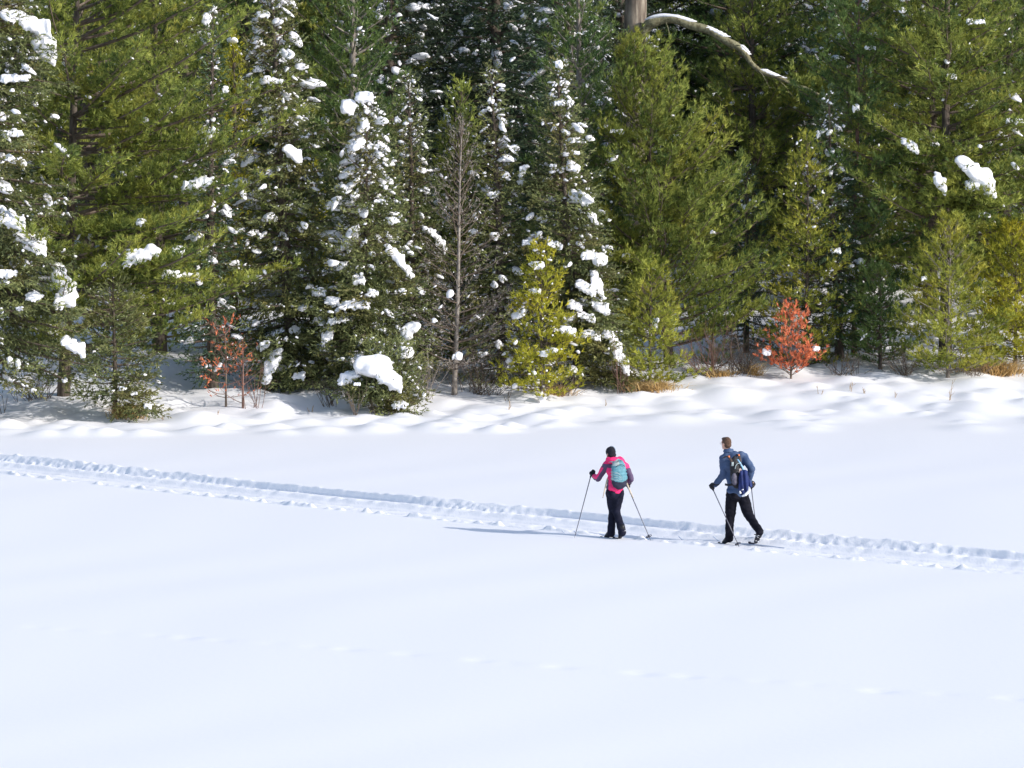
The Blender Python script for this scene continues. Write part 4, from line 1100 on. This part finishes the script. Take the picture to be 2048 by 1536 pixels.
def skier_man():
    foot = base(1459, 1089); Y0 = foot[1]
    J = lambda px, py, dy=0.0: at(px, py, Y0 + dy) - foot
    root = empty('person', foot, 'bareheaded skier in blue jacket and black trousers, striding behind', 'person')
    head = J(1452.5, 887.5, .06); neck = J(1457, 904, .04); chest = J(1467, 928, .03); belly = J(1471, 956, .02); pel = J(1473.5, 983, .0)
    sl, el_, wl, hl = J(1447, 918, .0), J(1447.5, 950, .02), J(1430, 969, .10), J(1423.5, 973.5, .12)
    sr, er, wr, hr = J(1487, 914.5, .05), J(1502.5, 936, -.08), J(1499, 963, .08), J(1502, 969.5, .12)
    jl, kl, al, tl = J(1464.5, 986, .02), J(1460.5, 1030, .10), J(1458.5, 1075, .03), J(1447.5, 1085, .14)
    jr, kr, ar, tr_ = J(1484, 986, .0), J(1496.5, 1029, .02), J(1518.5, 1062, -.34), J(1512, 1083, -.22)
    up = np.array((0, 0, 1.0)); f = unit(np.array((-.64, .77, 0))); r = np.array((.77, .64, 0)); hrot = np.stack([r, f, up], 1)
    bf = unit(np.array((-.42, .91, 0))); br = np.array((.91, .42, 0)); brot = np.stack([br, bf, up], 1)
    G = Geo(); head_shape(G, head, f, r)
    G.limb([(head - up * .06, .054), (neck, .06), (neck - up * .05, .085)])
    G.limb([(chest + up * .08, .115), (belly, .10), (pel, .11)]); G.sphere(chest, (.155, .095, .17), brot); G.sphere(pel + up * .02, (.14, .10, .11), brot)
    for a, b, c in ((sl, el_, wl), (sr, er, wr)): G.limb([(chest * .35 + a * .65 + up * .02, .06), (a, .058), (b, .044), (c, .03)])
    for a, b, c, d in ((jl, kl, al, tl), (jr, kr, ar, tr_)): G.limb([(a, .09), (b, .06), (c, .042), (d, .026)])
    hand_shape(G, wl, hl, up, 1.08); hand_shape(G, wr, hr, up, 1.08)
    link('body', G.fuse('body', .0085, 4), 'skin', root)
    G = Geo(); G.sphere(head + up * .034 - f * .012, (.080, .092, .090), hrot); G.sphere(head - up * .02 - f * .040, (.070, .060, .060), hrot); G.sphere(head + up * .085 + f * .04, (.06, .05, .03), hrot)
    me = G.fuse('hair', .008, 3); wrinkle(me, .003, 90, 4); link('hair', me, 'hair_brown', root)
    G = Geo()
    for s_ in (-1, 1):
        th = np.linspace(0, 6.283, 15); c = head + f * .098 + r * .034 * s_ + up * .002
        G.tube([c + r * .024 * math.cos(t) + up * .018 * math.sin(t) for t in th], .0025, 5, cap=False)
        G.tube([c + r * .024 * s_, head + r * .078 * s_ + up * .004 - f * .01], .0025, 5)
    G.tube([head + f * .100 - r * .010, head + f * .100 + r * .010], .0025, 5)
    link('spectacles', G.build('spectacles'), 'lens_glass', root)
    G = Geo(); G.sphere(pel - up * .0, (.170, .130, .13), brot); G.limb([(pel + up * .10, .128), (pel - up * .04, .135)])
    G.sphere(pel - bf * .05 - br * .07 - up * .05, .092); G.sphere(pel - bf * .05 + br * .07 - up * .05, .092)
    for a, b, c in ((jl, kl, al), (jr, kr, ar)):
        m = a * .5 + b * .5; n = b * .5 + c * .5; dn = unit(c - b)
        G.limb([(a, .108), (m, .106), (b + (a - b) * .12, .098), (b, .086), (n, .076), (c, .072), (c + dn * .015, .074)])
        G.sphere(b - dn * .03 - bf * .01, .095)
    me = G.fuse('trousers', .011, 4); wrinkle(me, .010, 30, 13); link('trousers', me, 'trousers_black', root)
    G = Geo(); G.sphere(chest + up * .015, (.205, .140, .20), brot); G.sphere(belly, (.175, .135, .17), brot); G.limb([(neck + up * .008, .076), (neck - up * .04, .09), (chest + up * .10, .135), (belly, .15), (pel + up * .02, .160)])
    G.sphere(pel + up * .02 - br * .02, (.180, .140, .075), brot)
    G.limb([(sl * .7 + chest * .3 + up * .06, .085), (sl, .082)]); G.limb([(sr * .7 + chest * .3 + up * .06, .085), (sr, .082)])
    for a, b, c in ((sl, el_, wl), (sr, er, wr)): G.limb([(a, .084), (a * .5 + b * .5, .074), (b, .068), (b * .5 + c * .5, .060), (c, .048)])
    me = G.fuse('jacket', .011, 4); wrinkle(me, .012, 27, 17); jk = link('jacket', me, 'jacket_blue', root)
    G = Geo(); th = np.linspace(0, 6.283, 22)
    G.tube([neck + up * (.035 - .01 * math.cos(t)) + br * .068 * math.sin(t) + bf * .066 * math.cos(t) for t in th], .022, 8, cap=False); G.tube([neck + up * .012 + br * .074 * math.sin(t) + bf * .072 * math.cos(t) for t in th], .024, 8, cap=False)
    link('collar', G.fuse('collar', .009, 3), 'jacket_blue', jk)
    for w_, h_ in ((wl, hl), (wr, hr)):
        G = Geo(); hand_shape(G, w_, h_, up, 1.25); G.limb([(w_ - unit(h_ - w_) * .05, .05), (w_, .046)]); link('glove', G.fuse('glove', .007, 2), 'glove_black', root)
    G = Geo(); boot(G, al, tl, up); link('boot', G.fuse('boot', .009, 3), 'boot_black', root)
    u2 = unit(kr - ar); G = Geo()
    G.limb([(ar + u2 * .06, .058), (ar, .056), (ar * .45 + tr_ * .55 + (.012, 0, 0), .050), (tr_, .038)], .02); G.limb([(ar + (.040, -.03, -.02), .034), (tr_ + (.028, -.03, .03), .030)], .02)
    bt = link('boot', G.fuse('boot', .009, 3), 'boot_black', root)
    G = Geo(); rg = np.random.default_rng(3)
    for k in range(26):
        q = rg.uniform(-.1, 1); p = ar * (1 - q) + tr_ * q + np.array((rg.uniform(-.03, .055), -.052 + rg.uniform(-.008, .012), rg.uniform(-.02, .02))); G.sphere(p, rg.uniform(.005, .012, 3), None, 7, 5)
    link('clinging_snow', G.build('clinging_snow'), 'tree_snow', bt, kind='stuff')
    # backpack
    bp = J(1472, 944, -.19); pr = empty('backpack', foot + bp, 'black hiking daypack with side pouch worn over the blue jacket', 'backpack')
    rt = np.array(Matrix.Rotation(R(-6), 3, 'Y')) @ np.stack([br, bf, up], 1); L = lambda x, y, z: rt @ np.array((x, y, z))
    G = Geo(); prof = [(.24, .04, .03), (.21, .085, .055), (.14, .105, .075), (.0, .115, .085), (-.12, .12, .085), (-.21, .105, .065), (-.245, .07, .04)]
    for (z0, w0, d0), (z1, w1, d1) in zip(prof[:-1], prof[1:]):
        for q in np.linspace(0, 1, 4):
            z, w, d = z0 + (z1 - z0) * q, w0 + (w1 - w0) * q, d0 + (d1 - d0) * q; G.sphere(L(0, 0, z), (w, d, .05), rt)
    me = G.fuse('pack_body', .011, 4); wrinkle(me, .005, 36, 21); link('pack_body', me, 'pack_black', pr)
    G = Geo(); th = np.linspace(-1.45, 1.2, 16); G.tube([L(.02 + .075 * math.sin(t), -.082 - .008 * math.cos(t), .055 + .10 * math.cos(t)) for t in th], .008, 6); link('piping', G.build('piping'), 'pack_grey', pr)
    G = Geo(); G.sphere(L(.045, -.080, .030), (.030, .014, .034), rt); G.sphere(L(.025, -.082, .005), (.02, .012, .02), rt); link('pale_patch', G.fuse('pale_patch', .007, 2), 'pale_pattern', pr)
    G = Geo(); G.sphere(L(-.075, -.065, -.10), (.058, .042, .10), rt); G.sphere(L(-.075, -.06, -.16), (.055, .045, .06), rt); me = G.fuse('side_pouch', .009, 3); wrinkle(me, .004, 50, 5); link('side_pouch', me, 'pouch_grey', pr)
    G = Geo(); G.ribbon([L(.030, -.045, .225), L(.055, -.082, .16), L(.085, -.098, .08), L(.105, -.10, -.01)], (.022, .026, .026, .03), -bf, .008); link('blue_strap', G.build('blue_strap'), 'strap_blue', pr)
    for s_, m in ((-1, 'strap_brown'), (1, 'strap_brown')):
        G = Geo(); G.ribbon([L(.07 * s_, -.05, .16), L(.085 * s_, -.035, .215), L(.10 * s_ , .02, .275), L(.11 * s_, .09, .292), L(.12 * s_, .20, .25), L(.13 * s_, .30, .12)], .052, -bf * .6 + up, .012)
        st = link('shoulder_strap', G.build('shoulder_strap'), m, pr)
        G = Geo(); G.box(L(.098 * s_, .02, .286), (.022, .03, .030), rt); link('orange_tab', G.build('orange_tab', False), 'orange_badge', st)
    G = Geo(); G.ribbon([L(-.085, -.05, .12), L(-.08, -.062, .19)], .04, -bf, .012); link('grey_panel', G.build('grey_panel'), 'pack_grey', pr)
    G = Geo(); G.ribbon([L(-.10, -.05, -.20), L(-.16, .02, -.21), L(-.18, .12, -.20)], .04, -bf - br * .6, .010); link('hip_belt', G.build('hip_belt'), 'pack_black', pr)
    # spare jacket hanging from the pack
    sp = J(1486, 965, -.31); sr_ = empty('hanging_jacket', foot + sp, 'navy jacket with white hem hanging from the black daypack', 'jacket')
    K = lambda px, py, dy=0: J(px, py, -.31 + dy) - sp
    G = Geo()
    for chain in ([(1484, 945, .03, .045), (1483, 962, 0, .050), (1481, 980, 0, .040), (1483, 988, .02, .030)], [(1490, 944, .03, .045), (1491, 960, 0, .055), (1492, 976, 0, .052), (1490, 984, .02, .040)],
                  [(1493, 955, .03, .04), (1499, 967, .05, .042), (1501, 972, .08, .03)], [(1481, 955, .03, .03), (1479, 975, .03, .028)], [(1488, 972, 0, .05), (1488, 986, .0, .042)]):
        G.limb([(K(a, b, c), d) for a, b, c, d in chain], .02)
    me = G.fuse('cloth', .010, 3); V = coords(me); V[:, 1] = V[:, 1] * .75; V += np.stack([.006 * np.sin(V[:, 0] * 130 + V[:, 2] * 18), .012 * np.sin(V[:, 0] * 90 + V[:, 2] * 9), 0 * V[:, 0]], -1); set_coords(me, V); link('cloth', me, 'cloth_navy', sr_)
    G = Geo(); G.limb([(K(1485, 992, -.02), .018), (K(1491, 989.5, -.035), .026), (K(1498, 982, -.02), .022), (K(1499, 979, 0), .014)], .02); G.limb([(K(1479.5, 982, -.02), .014), (K(1481, 986, -.02), .018)], .02); G.limb([(K(1484, 980, -.045), .010), (K(1486, 979, -.045), .014)], .02)
    link('white_hem', G.fuse('white_hem', .008, 2), 'cloth_white', sr_)
    pole('ski pole crossing in front of the blue-jacketed skier\'s leg, basket at the snow', 'ski_pole', foot + hl, at(1478.5, 1094, Y0 - .42))
    pole('ski pole mostly hidden behind the blue-jacketed skier', 'ski_pole', foot + hr, at(1515, 1076, Y0 + .12))
    q = foot + al * .5 + tl * .5
    ski('narrow ski under the planted boot of the blue-jacketed skier', 'cross_country_ski', (q[0], q[1], (foot + tl)[2] - .050), TRV, 'skis on the trail')
    q = foot + tr_
    ski('narrow ski below the raised heel of the blue-jacketed skier', 'cross_country_ski', (q[0] + .02, q[1] + .05, q[2] - .072), TRV, 'skis on the trail', fwd=.95, back=.6)
    return root


skier_woman()
skier_man()
